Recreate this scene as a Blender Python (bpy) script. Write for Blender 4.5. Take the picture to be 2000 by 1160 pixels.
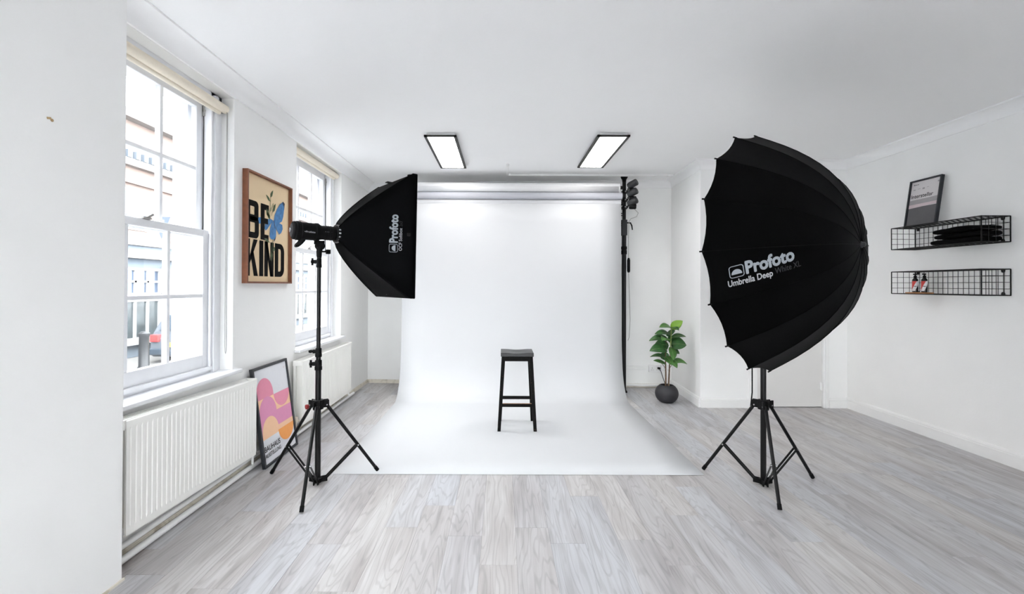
import bpy, bmesh, math, random
from mathutils import Vector, Matrix

# ---------------------------------------------------------------- camera, world, exposure
sc = bpy.context.scene
COL = sc.collection
for o in list(bpy.data.objects):
    bpy.data.objects.remove(o)

CAM_H = 1.39
cam_d = bpy.data.cameras.new('camera')
cam = bpy.data.objects.new('camera', cam_d)
COL.objects.link(cam)
cam_d.sensor_fit = 'HORIZONTAL'
cam_d.sensor_width = 36.0
cam_d.lens = 36.0 * 889.0 / 2000.0
cam_d.shift_x = 0.009489
cam_d.shift_y = -0.014603
cam_d.clip_start = 0.05
cam_d.clip_end = 300
_p, _r = math.radians(0.4), math.radians(0.2)
_F = Vector((0, math.cos(_p), math.sin(_p)))
_U = Vector((0, -math.sin(_p), math.cos(_p)))
_R = Vector((1, 0, 0))
_R2 = _R * math.cos(_r) + _U * math.sin(_r)
_U2 = _U * math.cos(_r) - _R * math.sin(_r)
_m = Matrix((_R2, _U2, -_F)).transposed().to_4x4()
_m.translation = Vector((0, 0, CAM_H))
cam.matrix_world = _m
sc.camera = cam

SKY = 8.4          # overcast sky radiance
LAMP = 8.2        # ceiling panel radiance
world = bpy.data.worlds.new('overcast_sky')
sc.world = world
world.use_nodes = True
_bg = world.node_tree.nodes['Background']
_bg.inputs[0].default_value = (0.975, 0.987, 1.0, 1)
_bg.inputs[1].default_value = SKY
sc.view_settings.view_transform = 'Standard'
sc.view_settings.look = 'None'
sc.view_settings.gamma = 1.0
sc.view_settings.exposure = 1.09
sc.view_settings.use_curve_mapping = False
sc.cycles.diffuse_bounces = 8
sc.cycles.max_bounces = 12

rng = random.Random(7)
PI = math.pi

# ---------------------------------------------------------------- materials
def srgb(r, g, b):
    f = lambda c: (c / 255) / 12.92 if c / 255 <= 0.04045 else (((c / 255) + 0.055) / 1.055) ** 2.4
    return (f(r), f(g), f(b))

def mat(name, col, rough=0.5, metal=0.0, var=0.0, vscale=30.0, bump=0.0, bscale=200.0, spec=0.5, emit=None, sheen=0.0, col2=None, thresh=None):
    """Procedural principled material: colour varied by noise, fine relief by noise."""
    m = bpy.data.materials.new(name)
    m.use_nodes = True
    nt = m.node_tree
    b = nt.nodes['Principled BSDF']
    b.inputs['Base Color'].default_value = (*col, 1)
    b.inputs['Roughness'].default_value = rough
    b.inputs['Metallic'].default_value = metal
    b.inputs['Specular IOR Level'].default_value = spec
    if sheen:
        b.inputs['Sheen Weight'].default_value = sheen
    tc = nt.nodes.new('ShaderNodeTexCoord')
    if var or col2:
        n = nt.nodes.new('ShaderNodeTexNoise')
        n.inputs['Scale'].default_value = vscale
        n.inputs['Detail'].default_value = 4
        nt.links.new(tc.outputs['Object'], n.inputs['Vector'])
        cr = nt.nodes.new('ShaderNodeValToRGB')
        if col2:
            lo, hi = thresh or (0.6, 0.68)
            cr.color_ramp.elements[0].position = lo
            cr.color_ramp.elements[1].position = hi
            cr.color_ramp.elements[0].color = (*col, 1)
            cr.color_ramp.elements[1].color = (*col2, 1)
        else:
            cr.color_ramp.elements[0].position = 0.3
            cr.color_ramp.elements[1].position = 0.7
            cr.color_ramp.elements[0].color = (*[max(0, c * (1 - var)) for c in col], 1)
            cr.color_ramp.elements[1].color = (*[min(1, c * (1 + var)) for c in col], 1)
        nt.links.new(n.outputs['Fac'], cr.inputs['Fac'])
        nt.links.new(cr.outputs['Color'], b.inputs['Base Color'])
    if bump:
        n2 = nt.nodes.new('ShaderNodeTexNoise')
        n2.inputs['Scale'].default_value = bscale
        n2.inputs['Detail'].default_value = 3
        nt.links.new(tc.outputs['Object'], n2.inputs['Vector'])
        bp = nt.nodes.new('ShaderNodeBump')
        bp.inputs['Strength'].default_value = bump
        bp.inputs['Distance'].default_value = 0.004
        nt.links.new(n2.outputs['Fac'], bp.inputs['Height'])
        nt.links.new(bp.outputs['Normal'], b.inputs['Normal'])
    if emit:
        b.inputs['Emission Color'].default_value = (1, 0.985, 0.96, 1)
        b.inputs['Emission Strength'].default_value = emit
    return m

M = {}
M['wall'] = mat('white_wall_paint', srgb(246, 246, 245), 0.7, var=0.012, vscale=3, bump=0.12, bscale=60, spec=0.2)
M['ceiling'] = mat('white_ceiling_paint', srgb(249, 249, 249), 0.8, var=0.012, vscale=2, bump=0.15, bscale=40, spec=0.15)
M['gloss_white'] = mat('white_gloss_paint', srgb(242, 242, 241), 0.35, var=0.015, vscale=8, bump=0.05, bscale=50)
M['window_white'] = mat('window_gloss_paint', srgb(235, 236, 239), 0.35, var=0.02, vscale=12, bump=0.06, bscale=60)
M['radiator'] = mat('radiator_enamel', srgb(242, 241, 237), 0.3, var=0.01, vscale=6)
M['dirty'] = mat('stained_skirting', srgb(222, 216, 203), 0.6, col2=srgb(176, 166, 148), vscale=14, thresh=(0.5, 0.75))
M['door'] = mat('door_paint', srgb(226, 224, 222), 0.45, var=0.012, vscale=4)
M['cream'] = mat('cream_blind_fabric', srgb(236, 227, 210), 0.75, var=0.02, vscale=60, bump=0.15, bscale=500)
M['chain'] = mat('chain_plastic', srgb(160, 158, 155), 0.4, var=0.05)
M['gap_shade'] = mat('dark_gap_shade', srgb(70, 68, 66), 0.9, var=0.2)  # shade colour for the strip beside the upper sash
M['black_metal'] = mat('black_metal', srgb(9, 9, 10), 0.4, spec=0.3, var=0.15, vscale=40)
M['black_satin'] = mat('black_satin_tube', srgb(7, 7, 8), 0.35, spec=0.3, var=0.1, vscale=30)
M['black_plastic'] = mat('black_plastic', srgb(9, 9, 10), 0.6, spec=0.15, var=0.15, vscale=80, bump=0.1, bscale=600)
M['charcoal'] = mat('charcoal_plastic', srgb(36, 38, 41), 0.5, var=0.1, vscale=60)
M['chrome'] = mat('bright_steel', srgb(190, 190, 192), 0.25, metal=1.0, var=0.05)
M['red_plastic'] = mat('red_plastic', srgb(120, 30, 32), 0.4, var=0.1)
M['black_cloth'] = mat('black_nylon_cloth', srgb(3, 3.5, 5), 0.75, var=0.2, vscale=8, bump=0.2, bscale=25, spec=0.06)
M['grey_cloth'] = mat('black_umbrella_cloth', srgb(2, 2, 2.4), 0.7, var=0.2, vscale=10, bump=0.15, bscale=30, spec=0.04, sheen=0.03)
M['silver'] = mat('silver_lining', srgb(225, 225, 225), 0.5, var=0.02)
M['white_cloth'] = mat('white_diffuser_cloth', srgb(240, 240, 240), 0.8, var=0.01)
M['print_grey'] = mat('silver_print', srgb(146, 152, 158), 0.6, var=0.02)
M['print_dim'] = mat('dim_print', srgb(40, 42, 46), 0.6, var=0.04)
M['print_white'] = mat('white_print', srgb(172, 174, 178), 0.6, var=0.02)
M['walnut'] = mat('walnut_frame', srgb(122, 72, 46), 0.5, var=0.15, vscale=25)
M['print_cream'] = mat('cream_print_paper', srgb(228, 203, 165), 0.7, var=0.03, vscale=6)
M['ink'] = mat('black_ink', srgb(18, 17, 17), 0.8, spec=0.1, var=0.1)
M['blue'] = mat('blue_wing_ink', srgb(66, 122, 176), 0.7, var=0.22, vscale=40)
M['blue_dark'] = mat('dark_wing_ink', srgb(35, 52, 82), 0.7, var=0.2, vscale=30)
M['leaf_ink'] = mat('olive_leaf_ink', srgb(74, 92, 58), 0.7, var=0.2, vscale=30)
M['pale_ink'] = mat('pale_bud_ink', srgb(176, 166, 130), 0.7, var=0.15, vscale=30)
M['frame_black'] = mat('black_frame', srgb(34, 37, 43), 0.45, var=0.1)
M['paper_white'] = mat('white_print_paper', srgb(226, 227, 232), 0.7, var=0.01)
M['p_pink'] = mat('rose_ink', srgb(232, 148, 172), 0.7, var=0.015)
M['p_lilac'] = mat('lilac_pink_ink', srgb(226, 150, 186), 0.7, var=0.015)
M['p_peach'] = mat('peach_ink', srgb(247, 202, 164), 0.7, var=0.015)
M['p_orange'] = mat('orange_ink', srgb(246, 166, 92), 0.7, var=0.015)
M['p_grey1'] = mat('pale_grey_ink', srgb(214, 210, 211), 0.7, var=0.03, vscale=5)
M['p_grey2'] = mat('mid_grey_ink', srgb(160, 156, 158), 0.7, var=0.08, vscale=9)
M['p_blush'] = mat('blush_grey_ink', srgb(208, 192, 195), 0.7, var=0.03)
M['p_grey3'] = mat('dark_grey_ink', srgb(96, 95, 97), 0.7, var=0.06, vscale=9)
M['backing'] = mat('brown_backing_board', srgb(96, 78, 62), 0.8, var=0.1)
M['seamless'] = mat('white_seamless_paper', srgb(209, 210, 212), 0.85, var=0.006, vscale=3, spec=0.15)
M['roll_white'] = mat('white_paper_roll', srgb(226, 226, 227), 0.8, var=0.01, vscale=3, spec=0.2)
M['roll_shade'] = mat('shaded_white_paper_roll', srgb(196, 197, 200), 0.85, var=0.01, vscale=3, spec=0.15)  # white paper darkened: shade on the lowest roll is put into its colour
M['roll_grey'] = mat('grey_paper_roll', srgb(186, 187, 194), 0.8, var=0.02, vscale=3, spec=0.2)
M['core'] = mat('dark_core', srgb(30, 30, 32), 0.9, var=0.1)
M['lamp_frame'] = mat('grey_lamp_frame', srgb(66, 65, 64), 0.5, spec=0.2, var=0.05)
M['lamp_glow'] = mat('lamp_diffuser', srgb(250, 250, 250), 0.6, emit=LAMP, var=0.005)
M['stool'] = mat('worn_black_paint', srgb(11, 10, 10), 0.6, spec=0.12, col2=srgb(104, 80, 62), vscale=55, thresh=(0.66, 0.76), bump=0.2, bscale=90)
M['stool_seat'] = mat('worn_black_seat', srgb(26, 26, 29), 0.35, var=0.25, vscale=18, bump=0.15, bscale=60)
M['stool_worn'] = mat('worn_bare_wood', srgb(150, 110, 74), 0.6, var=0.25, vscale=40)
M['pot'] = mat('matt_black_pot', srgb(44, 44, 48), 0.55, var=0.12, vscale=20, bump=0.1, bscale=120)
M['soil'] = mat('dark_soil', srgb(66, 52, 42), 0.95, var=0.3, vscale=80, bump=0.8, bscale=90)
M['bark'] = mat('brown_bark', srgb(112, 92, 74), 0.85, var=0.25, vscale=60, bump=0.4, bscale=120)
M['green_stem'] = mat('green_stem', srgb(122, 140, 74), 0.6, var=0.15, vscale=40)
M['leaf_a'] = mat('dark_green_leaf', srgb(50, 94, 46), 0.42, var=0.3, vscale=14, bump=0.2, bscale=40)
M['leaf_b'] = mat('mid_green_leaf', srgb(74, 122, 56), 0.42, var=0.25, vscale=14, bump=0.2, bscale=40)
M['leaf_c'] = mat('fresh_green_leaf', srgb(134, 178, 62), 0.45, var=0.15, vscale=14, bump=0.2, bscale=40)
M['vein'] = mat('pale_leaf_vein', srgb(128, 150, 92), 0.5, var=0.1)
M['socket'] = mat('white_socket_plastic', srgb(238, 238, 238), 0.3, var=0.008)
M['slot'] = mat('socket_slot', srgb(90, 90, 90), 0.6, var=0.1)
M['garment'] = mat('black_jersey', srgb(7, 7, 8), 0.9, var=0.25, vscale=30, bump=0.4, bscale=120, spec=0.1)
M['bottle'] = mat('black_bottle', srgb(24, 23, 25), 0.25, var=0.1)
M['label_red'] = mat('red_label', srgb(214, 72, 66), 0.5, var=0.04)
M['label_white'] = mat('white_label', srgb(232, 230, 232), 0.5, var=0.02)
M['board'] = mat('honey_wood_board', srgb(172, 116, 66), 0.5, var=0.2, vscale=30)
M['brick_out'] = mat('pale_brick_facade', srgb(130, 115, 108), 0.9, var=0.06, vscale=3)
M['stone_out'] = mat('pale_stone', srgb(126, 122, 119), 0.9, var=0.05, vscale=3)
M['blue_out'] = mat('blue_grey_shopfront', srgb(98, 108, 118), 0.7, var=0.04, vscale=2)
M['trim_out'] = mat('white_shopfront_paint', srgb(152, 152, 153), 0.6, var=0.02)
M['pane_out'] = mat('shop_glass', srgb(68, 80, 98), 0.15, var=0.35, vscale=1.2)
M['pane_low'] = mat('dark_shop_glass', srgb(60, 66, 68), 0.15, var=0.4, vscale=2.5)
M['pave'] = mat('pale_paving', srgb(104, 103, 101), 0.9, var=0.05, vscale=2)
M['road'] = mat('grey_asphalt', srgb(84, 84, 86), 0.95, var=0.1, vscale=6)
M['car_silver'] = mat('silver_car_paint', srgb(100, 106, 114), 0.25, metal=0.4, var=0.04)
M['car_blue'] = mat('blue_car_paint', srgb(64, 82, 106), 0.25, metal=0.3, var=0.04)
M['car_glass'] = mat('car_glass', srgb(60, 70, 80), 0.1, var=0.1)
M['tyre'] = mat('tyre_rubber', srgb(34, 34, 36), 0.8, var=0.1)
M['tail_red'] = mat('tail_lamp_red', srgb(226, 60, 60), 0.3, var=0.05)
M['plate_yellow'] = mat('plate_yellow', srgb(238, 200, 70), 0.4, var=0.03)
M['flag_blue'] = mat('blue_flag_cloth', srgb(70, 80, 110), 0.8, var=0.05)
M['string'] = mat('grey_string', srgb(120, 120, 126), 0.8, var=0.1)

def glass_mat():
    m = bpy.data.materials.new('window_glass')
    m.use_nodes = True
    nt = m.node_tree
    nt.nodes.clear()
    out = nt.nodes.new('ShaderNodeOutputMaterial')
    mx = nt.nodes.new('ShaderNodeMixShader')
    tr = nt.nodes.new('ShaderNodeBsdfTransparent')
    gl = nt.nodes.new('ShaderNodeBsdfGlossy')
    n = nt.nodes.new('ShaderNodeTexNoise')
    n.inputs['Scale'].default_value = 5
    ramp = nt.nodes.new('ShaderNodeMapRange')
    ramp.inputs['To Min'].default_value = 0.04
    ramp.inputs['To Max'].default_value = 0.07
    nt.links.new(n.outputs['Fac'], ramp.inputs['Value'])
    nt.links.new(ramp.outputs['Result'], mx.inputs['Fac'])
    tr.inputs[0].default_value = (0.97, 0.985, 0.99, 1)
    gl.inputs['Roughness'].default_value = 0.03
    nt.links.new(tr.outputs[0], mx.inputs[1])
    nt.links.new(gl.outputs[0], mx.inputs[2])
    nt.links.new(mx.outputs[0], out.inputs['Surface'])
    return m
M['glass'] = glass_mat()

def plank_mat():
    m = bpy.data.materials.new('grey_oak_plank')
    m.use_nodes = True
    nt = m.node_tree
    N, L = nt.nodes, nt.links
    b = N['Principled BSDF']
    tc = N.new('ShaderNodeTexCoord')
    oi = N.new('ShaderNodeObjectInfo')
    mul = N.new('ShaderNodeVectorMath'); mul.operation = 'SCALE'
    mul.inputs[0].default_value = (37.0, 91.0, 13.0)
    L.new(oi.outputs['Random'], mul.inputs['Scale'])
    add = N.new('ShaderNodeVectorMath'); add.operation = 'ADD'
    L.new(tc.outputs['Object'], add.inputs[0]); L.new(mul.outputs[0], add.inputs[1])
    mp = N.new('ShaderNodeMapping'); mp.inputs['Scale'].default_value = (1.0, 0.10, 1.0)
    L.new(add.outputs[0], mp.inputs['Vector'])
    n1 = N.new('ShaderNodeTexNoise'); n1.inputs['Scale'].default_value = 7.0; n1.inputs['Detail'].default_value = 2.5; n1.inputs['Roughness'].default_value = 0.45
    L.new(mp.outputs[0], n1.inputs['Vector'])
    # contour lines of the stretched noise read as cathedral grain
    m1 = N.new('ShaderNodeMath'); m1.operation = 'MULTIPLY'; m1.inputs[1].default_value = 120.0
    L.new(n1.outputs['Fac'], m1.inputs[0])
    sn = N.new('ShaderNodeMath'); sn.operation = 'SINE'; L.new(m1.outputs[0], sn.inputs[0])
    n2 = N.new('ShaderNodeTexNoise'); n2.inputs['Scale'].default_value = 60.0; n2.inputs['Detail'].default_value = 3
    mp2 = N.new('ShaderNodeMapping'); mp2.inputs['Scale'].default_value = (1.0, 0.045, 1.0)
    L.new(add.outputs[0], mp2.inputs['Vector']); L.new(mp2.outputs[0], n2.inputs['Vector'])
    n3 = N.new('ShaderNodeTexNoise'); n3.inputs['Scale'].default_value = 5.0; n3.inputs['Detail'].default_value = 2
    mp3 = N.new('ShaderNodeMapping'); mp3.inputs['Scale'].default_value = (2.2, 0.28, 1.0)
    L.new(add.outputs[0], mp3.inputs['Vector']); L.new(mp3.outputs[0], n3.inputs['Vector'])
    base = N.new('ShaderNodeValToRGB')
    e = base.color_ramp.elements
    e[0].position = 0.0; e[0].color = (*srgb(188, 184, 183), 1)
    e[1].position = 1.0; e[1].color = (*srgb(203, 201, 200), 1)
    for p, c in ((0.25, (197, 196, 198)), (0.5, (193, 194, 198)), (0.75, (200, 197, 196))):
        k = e.new(p); k.color = (*srgb(*c), 1)
    L.new(oi.outputs['Random'], base.inputs['Fac'])
    def mixdark(src, fac_socket, lo, hi, amount, tint):
        mr = N.new('ShaderNodeMapRange')
        mr.inputs['From Min'].default_value = lo; mr.inputs['From Max'].default_value = hi
        mr.inputs['To Min'].default_value = 0.0; mr.inputs['To Max'].default_value = amount
        L.new(fac_socket, mr.inputs['Value'])
        mx = N.new('ShaderNodeMix'); mx.data_type = 'RGBA'; mx.blend_type = 'MULTIPLY'
        L.new(mr.outputs['Result'], mx.inputs['Factor'])
        L.new(src, mx.inputs['A'])
        mx.inputs['B'].default_value = (*tint, 1)
        return mx.outputs['Result']
    c = base.outputs['Color']
    c = mixdark(c, sn.outputs[0], 0.45, 1.0, 0.26, srgb(176, 172, 172))
    c = mixdark(c, n2.outputs['Fac'], 0.4, 0.75, 0.4, srgb(204, 201, 200))
    c = mixdark(c, n3.outputs['Fac'], 0.42, 0.78, 0.7, srgb(196, 189, 187))
    L.new(c, b.inputs['Base Color'])
    b.inputs['Roughness'].default_value = 0.42
    b.inputs['Specular IOR Level'].default_value = 0.35
    bp = N.new('ShaderNodeBump'); bp.inputs['Strength'].default_value = 0.12; bp.inputs['Distance'].default_value = 0.002
    L.new(n2.outputs['Fac'], bp.inputs['Height']); L.new(bp.outputs['Normal'], b.inputs['Normal'])
    return m
M['plank'] = plank_mat()

# ---------------------------------------------------------------- mesh helpers
BASE = {}     # object name -> world position of its origin

def V(*a):
    return Vector(a if len(a) > 1 else a[0])

class MB:
    """collects geometry in world coordinates; build() links it as ONE mesh object."""
    def __init__(s):
        s.v, s.f = [], []
    def add(s, vs, fs):
        n = len(s.v)
        s.v += [Vector(p) for p in vs]
        s.f += [tuple(i + n for i in q) for q in fs]
        return s
    def box(s, x0, x1, y0, y1, z0, z1):
        vs = [(x, y, z) for x in (x0, x1) for y in (y0, y1) for z in (z0, z1)]
        return s.add(vs, [(0, 1, 3, 2), (4, 6, 7, 5), (0, 4, 5, 1), (2, 3, 7, 6), (0, 2, 6, 4), (1, 5, 7, 3)])
    def obox(s, c, a, b, d):
        c, a, b, d = V(c), V(a), V(b), V(d)
        vs = [c + a * i + b * j + d * k for i in (-1, 1) for j in (-1, 1) for k in (-1, 1)]
        return s.add(vs, [(0, 1, 3, 2), (4, 6, 7, 5), (0, 4, 5, 1), (2, 3, 7, 6), (0, 2, 6, 4), (1, 5, 7, 3)])
    def bar(s, p0, p1, w, h, up=(0, 0, 1)):
        p0, p1 = V(p0), V(p1)
        d = (p1 - p0)
        u = V(up)
        r = d.cross(u).normalized()
        u = r.cross(d).normalized()
        return s.obox((p0 + p1) / 2, d / 2, r * w / 2, u * h / 2)
    def rings(s, rings, caps=True, closed=True):
        n = len(rings[0])
        vs = [p for r in rings for p in r]
        fs = []
        for i in range(len(rings) - 1):
            for j in range(n if closed else n - 1):
                k = (j + 1) % n
                fs.append((i * n + j, i * n + k, (i + 1) * n + k, (i + 1) * n + j))
        if caps:
            fs.append(tuple(range(n))[::-1])
            fs.append(tuple((len(rings) - 1) * n + j for j in range(n)))
        return s.add(vs, fs)
    def tube(s, pts, r, n=8, caps=True):
        pts = [V(p) for p in pts]
        rs = r if isinstance(r, (list, tuple)) else [r] * len(pts)
        t0 = (pts[1] - pts[0]).normalized()
        ref = V(0, 0, 1) if abs(t0.z) < 0.9 else V(1, 0, 0)
        nrm = t0.cross(ref).normalized()
        out = []
        for i, p in enumerate(pts):
            t = (pts[min(i + 1, len(pts) - 1)] - pts[max(i - 1, 0)]).normalized()
            nrm = (nrm - t * nrm.dot(t)).normalized()
            b = t.cross(nrm)
            out.append([p + (nrm * math.cos(2 * PI * k / n) + b * math.sin(2 * PI * k / n)) * rs[i] for k in range(n)])
        return s.rings(out, caps)
    def cyl(s, p0, p1, r, r2=None, n=14, caps=True):
        return s.tube([p0, p1], [r, r if r2 is None else r2], n, caps)
    def lathe(s, o, axis, prof, n=28, caps=True):
        """prof: (distance along axis, radius)"""
        o, a = V(o), V(axis).normalized()
        ref = V(0, 0, 1) if abs(a.z) < 0.9 else V(1, 0, 0)
        u = a.cross(ref).normalized()
        w = a.cross(u)
        return s.rings([[o + a * d + (u * math.cos(2 * PI * k / n) + w * math.sin(2 * PI * k / n)) * max(r, 1e-4) for k in range(n)] for d, r in prof], caps)
    def prism(s, poly, fn, t0, t1):
        """poly: 2D outline; fn(a, b, t) -> world point; closed solid between t0 and t1"""
        n = len(poly)
        vs = [fn(a, b, t0) for a, b in poly] + [fn(a, b, t1) for a, b in poly]
        fs = [tuple(range(n))[::-1], tuple(range(n, 2 * n))]
        fs += [(i, (i + 1) % n, n + (i + 1) % n, n + i) for i in range(n)]
        return s.add(vs, fs)
    def sheet(s, grid):
        """grid[i][j] of points -> open quad surface"""
        n = len(grid[0])
        vs = [p for r in grid for p in r]
        return s.add(vs, [(i * n + j, i * n + j + 1, (i + 1) * n + j + 1, (i + 1) * n + j) for i in range(len(grid) - 1) for j in range(n - 1)])
    def build(s, name, m, parent=None, smooth=False, bevel=0.0, origin=None, segs=2):
        base = BASE[parent.name] if parent else V(origin) if origin is not None else V(0, 0, 0)
        me = bpy.data.meshes.new(name)
        me.from_pydata([tuple(p - base) for p in s.v], [], s.f)
        me.validate()
        bm = bmesh.new(); bm.from_mesh(me)
        bmesh.ops.recalc_face_normals(bm, faces=bm.faces)
        bm.to_mesh(me); bm.free()
        me.materials.append(M[m] if isinstance(m, str) else m)
        o = bpy.data.objects.new(name, me)
        COL.objects.link(o)
        if parent:
            o.parent = parent
        else:
            o.location = base
        BASE[o.name] = base.copy()
        if smooth:
            me.shade_smooth()
            me.set_sharp_from_angle(angle=math.radians(38))
        if bevel:
            md = o.modifiers.new('bevel', 'BEVEL')
            md.width = bevel; md.segments = segs; md.limit_method = 'ANGLE'; md.angle_limit = math.radians(40)
        return o

def thing(name, label, cat, base, group=None):
    o = bpy.data.objects.new(name, None)
    COL.objects.link(o)
    o.location = base
    o.empty_display_size = 0.1
    o['label'] = label; o['category'] = cat
    if group: o['group'] = group
    BASE[o.name] = V(base)
    return o

def tag(o, label, cat, group=None, kind=None):
    o['label'] = label; o['category'] = cat
    if group: o['group'] = group
    if kind: o['kind'] = kind
    return o

def struct(o, label=None):
    o['kind'] = 'structure'
    if label: o['label'] = label
    return o

def struct_root(name, base, label=None):
    o = bpy.data.objects.new(name, None)
    COL.objects.link(o)
    o.location = base
    BASE[o.name] = V(base)
    return struct(o, label)

def text2d(txt, bold=0.0, shear=0.0, spacing=1.0):
    """flat lettering as triangles, normalised to x 0..1 and y 0..1 (cap height), plus its natural aspect"""
    cu = bpy.data.curves.new('lettering', 'FONT')
    cu.body = txt; cu.size = 1.0; cu.shear = shear; cu.space_character = spacing
    cu.fill_mode = 'FRONT'; cu.resolution_u = 3
    ob = bpy.data.objects.new('lettering_tmp', cu)
    COL.objects.link(ob)
    dg = bpy.context.evaluated_depsgraph_get()
    me = bpy.data.meshes.new_from_object(ob.evaluated_get(dg))
    vs = [(v.co.x, v.co.y) for v in me.vertices]
    fs = [tuple(p.vertices) for p in me.polygons]
    bpy.data.objects.remove(ob); bpy.data.curves.remove(cu); bpy.data.meshes.remove(me)
    if bold:        # heavier strokes: the same letters laid again a little to every side
        nv, v0, f0 = len(vs), list(vs), list(fs)
        for k in range(8):
            a = 2 * PI * k / 8
            vs += [(x + bold * math.cos(a), y + bold * math.sin(a)) for x, y in v0]
            fs += [tuple(q + nv * (k + 1) for q in f) for f in f0]
    x0 = min(v[0] for v in vs); x1 = max(v[0] for v in vs)
    y0 = -bold; y1 = max(v[1] for v in vs)
    return [((x - x0) / (x1 - x0), (y - y0) / (y1 - y0)) for x, y in vs], fs, (x1 - x0) / (y1 - y0)

def lerp(a, b, t):
    return a + (b - a) * t

# ================================================================= THE ROOM
XL, XR = -1.91, 3.955          # left and right wall planes
ZC = 2.825                     # ceiling
YF = 5.22                      # wall with the door
YREAR = -3.2
XPIER, YPIER = -1.775, 2.142
BKL, BKR = V(XL, 6.48, 0), V(2.31, 6.22, 0)    # back wall of the alcove (slightly skewed)

# floor: a sub-floor slab and separate planks
floor = struct(MB().box(-2.2, 4.2, YREAR - 0.1, 6.9, -0.12, -0.012).build('floor', 'plank'))
PW, PLEN = 0.187, 1.225
def plank_mesh(length):
    w, l, c = PW / 2 - 0.0003, length / 2 - 0.0003, 0.0006
    mb = MB()
    r = []
    for z, i in ((-0.0115, 0), (-c, 0), (0, c)):
        r.append([V(-w + i, -l + i, z), V(w - i, -l + i, z), V(w - i, l - i, z), V(-w + i, l - i, z)])
    mb.rings(r)
    me = bpy.data.meshes.new('plank')
    me.from_pydata([tuple(p) for p in mb.v], [], mb.f)
    bm = bmesh.new(); bm.from_mesh(me); bmesh.ops.recalc_face_normals(bm, faces=bm.faces); bm.to_mesh(me); bm.free()
    me.materials.append(M['plank'])
    return me
full = plank_mesh(PLEN)
k0, k1 = -12, 20
known = {0: 2.462, 2: 2.50, -2: 2.272, -1: 2.62, -4: 2.88}
for k in range(k0, k1):
    x0 = 0.266 + k * PW
    if x0 + PW > 4.05 or x0 < -2.1: continue
    ys = known.get(k, 2.0 + rng.random() * PLEN)
    ys -= PLEN * math.ceil((ys - YREAR) / PLEN)
    y = ys
    while y < 6.5:
        a, b = max(y, YREAR), min(y + PLEN, 6.56)
        if b - a > 0.02:
            me = full if (a == y and b == y + PLEN) else plank_mesh(b - a)
            o = bpy.data.objects.new('plank', me)
            COL.objects.link(o)
            o.parent = floor
            o.location = (x0 + PW / 2, (a + b) / 2, 0)
        y += PLEN

# ceiling
struct(MB().box(-2.2, 4.2, YREAR - 0.1, 6.9, ZC, ZC + 0.12).build('ceiling', 'ceiling'))

# windows: opening in y, head and sill heights
WIN = [(2.06, 3.23), (4.21, 5.385), (-0.09, 1.08), (-2.24, -1.07)]     # last two are added out of view to let in more daylight
ZS, ZH = 0.76, 2.71
XO = -2.20
wl = MB()
wl.box(XO, XL, YREAR, 6.75, -0.1, ZS)
wl.box(XO, XL, YREAR, 6.75, ZH, ZC)
_e = YREAR
for _a, _b in sorted(WIN):
    wl.box(XO, XL, _e, _a, ZS, ZH); _e = _b
wl.box(XO, XL, _e, 6.75, ZS, ZH)
struct(wl.build('wall_left', 'wall'))
pier = struct(MB().box(XL, XPIER, 1.25, YPIER, 0, ZC).build('wall_pier', 'wall', bevel=0.006))
mbp = MB().lathe((XPIER - 0.002, 1.787, 2.033), (1, 0, 0), [(0, 0.006), (0.004, 0.006), (0.005, 0.003)], 10)
mbp.obox((XPIER + 0.001, 1.775, 2.037), (0.0012, 0, 0), (0, 0.008, 0.002), (0, -0.001, 0.004))
mbp.build('wall_plug', mat('beige_wall_plug', srgb(176, 150, 110), 0.7, var=0.1), pier)
MB().box(XPIER, XPIER + 0.008, 1.25, YPIER + 0.006, 0.0, 0.012).build('floor_bead', 'dirty', pier)

d = (BKR - BKL).normalized(); nrm = V(-d.y, d.x, 0)
bw = MB()
bw.prism([(BKL.x - 0.02, BKL.y), (BKR.x + 0.15, BKR.y - 0.009), (BKR.x + 0.15, 6.8), (BKL.x - 0.02, 6.8)], lambda a, b, t: V(a, b, t), 0, ZC)
struct(bw.build('wall_back', 'wall'))
struct(MB().prism([(2.2722, YF + 0.003), (2.42, YF + 0.003), (2.46, 6.3), (2.3122, 6.3)], lambda a, b, t: V(a, b, t), 0, ZC).build('wall_return', 'wall'))
DX0, DX1, DZ = 2.905, 3.672, 2.03
wf = MB()
wf.box(2.272, DX0, YF, YF + 0.14, 0, ZC); wf.box(DX1, 4.1, YF, YF + 0.14, 0, ZC); wf.box(DX0, DX1, YF, YF + 0.14, DZ, ZC)
struct(wf.build('wall_door_side', 'wall'))
struct(MB().box(2.5, 4.1, YF + 0.16, YF + 0.22, 0, ZC).build('door_light_block', 'wall'))  # added unseen panel, blocks sky light from leaking under the door
struct(MB().box(XR, XR + 0.14, YREAR, YF + 0.1, 0, ZC).build('wall_right', 'wall'))
RX0, RX1, RZ0, RZ1 = -1.6, 1.4, 0.45, 2.55          # added unseen window opening behind the camera, brightens the room
wr = MB()
wr.box(-2.2, RX0, YREAR - 0.14, YREAR, 0, ZC); wr.box(RX1, 4.1, YREAR - 0.14, YREAR, 0, ZC)
wr.box(RX0, RX1, YREAR - 0.14, YREAR, 0, RZ0); wr.box(RX0, RX1, YREAR - 0.14, YREAR, RZ1, ZC)
struct(wr.build('wall_front', 'wall'))
rw_ = struct_root('window_5', ((RX0 + RX1) / 2, YREAR, RZ0), 'wide white framed window added behind the camera for light')
fr_ = MB()
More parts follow.
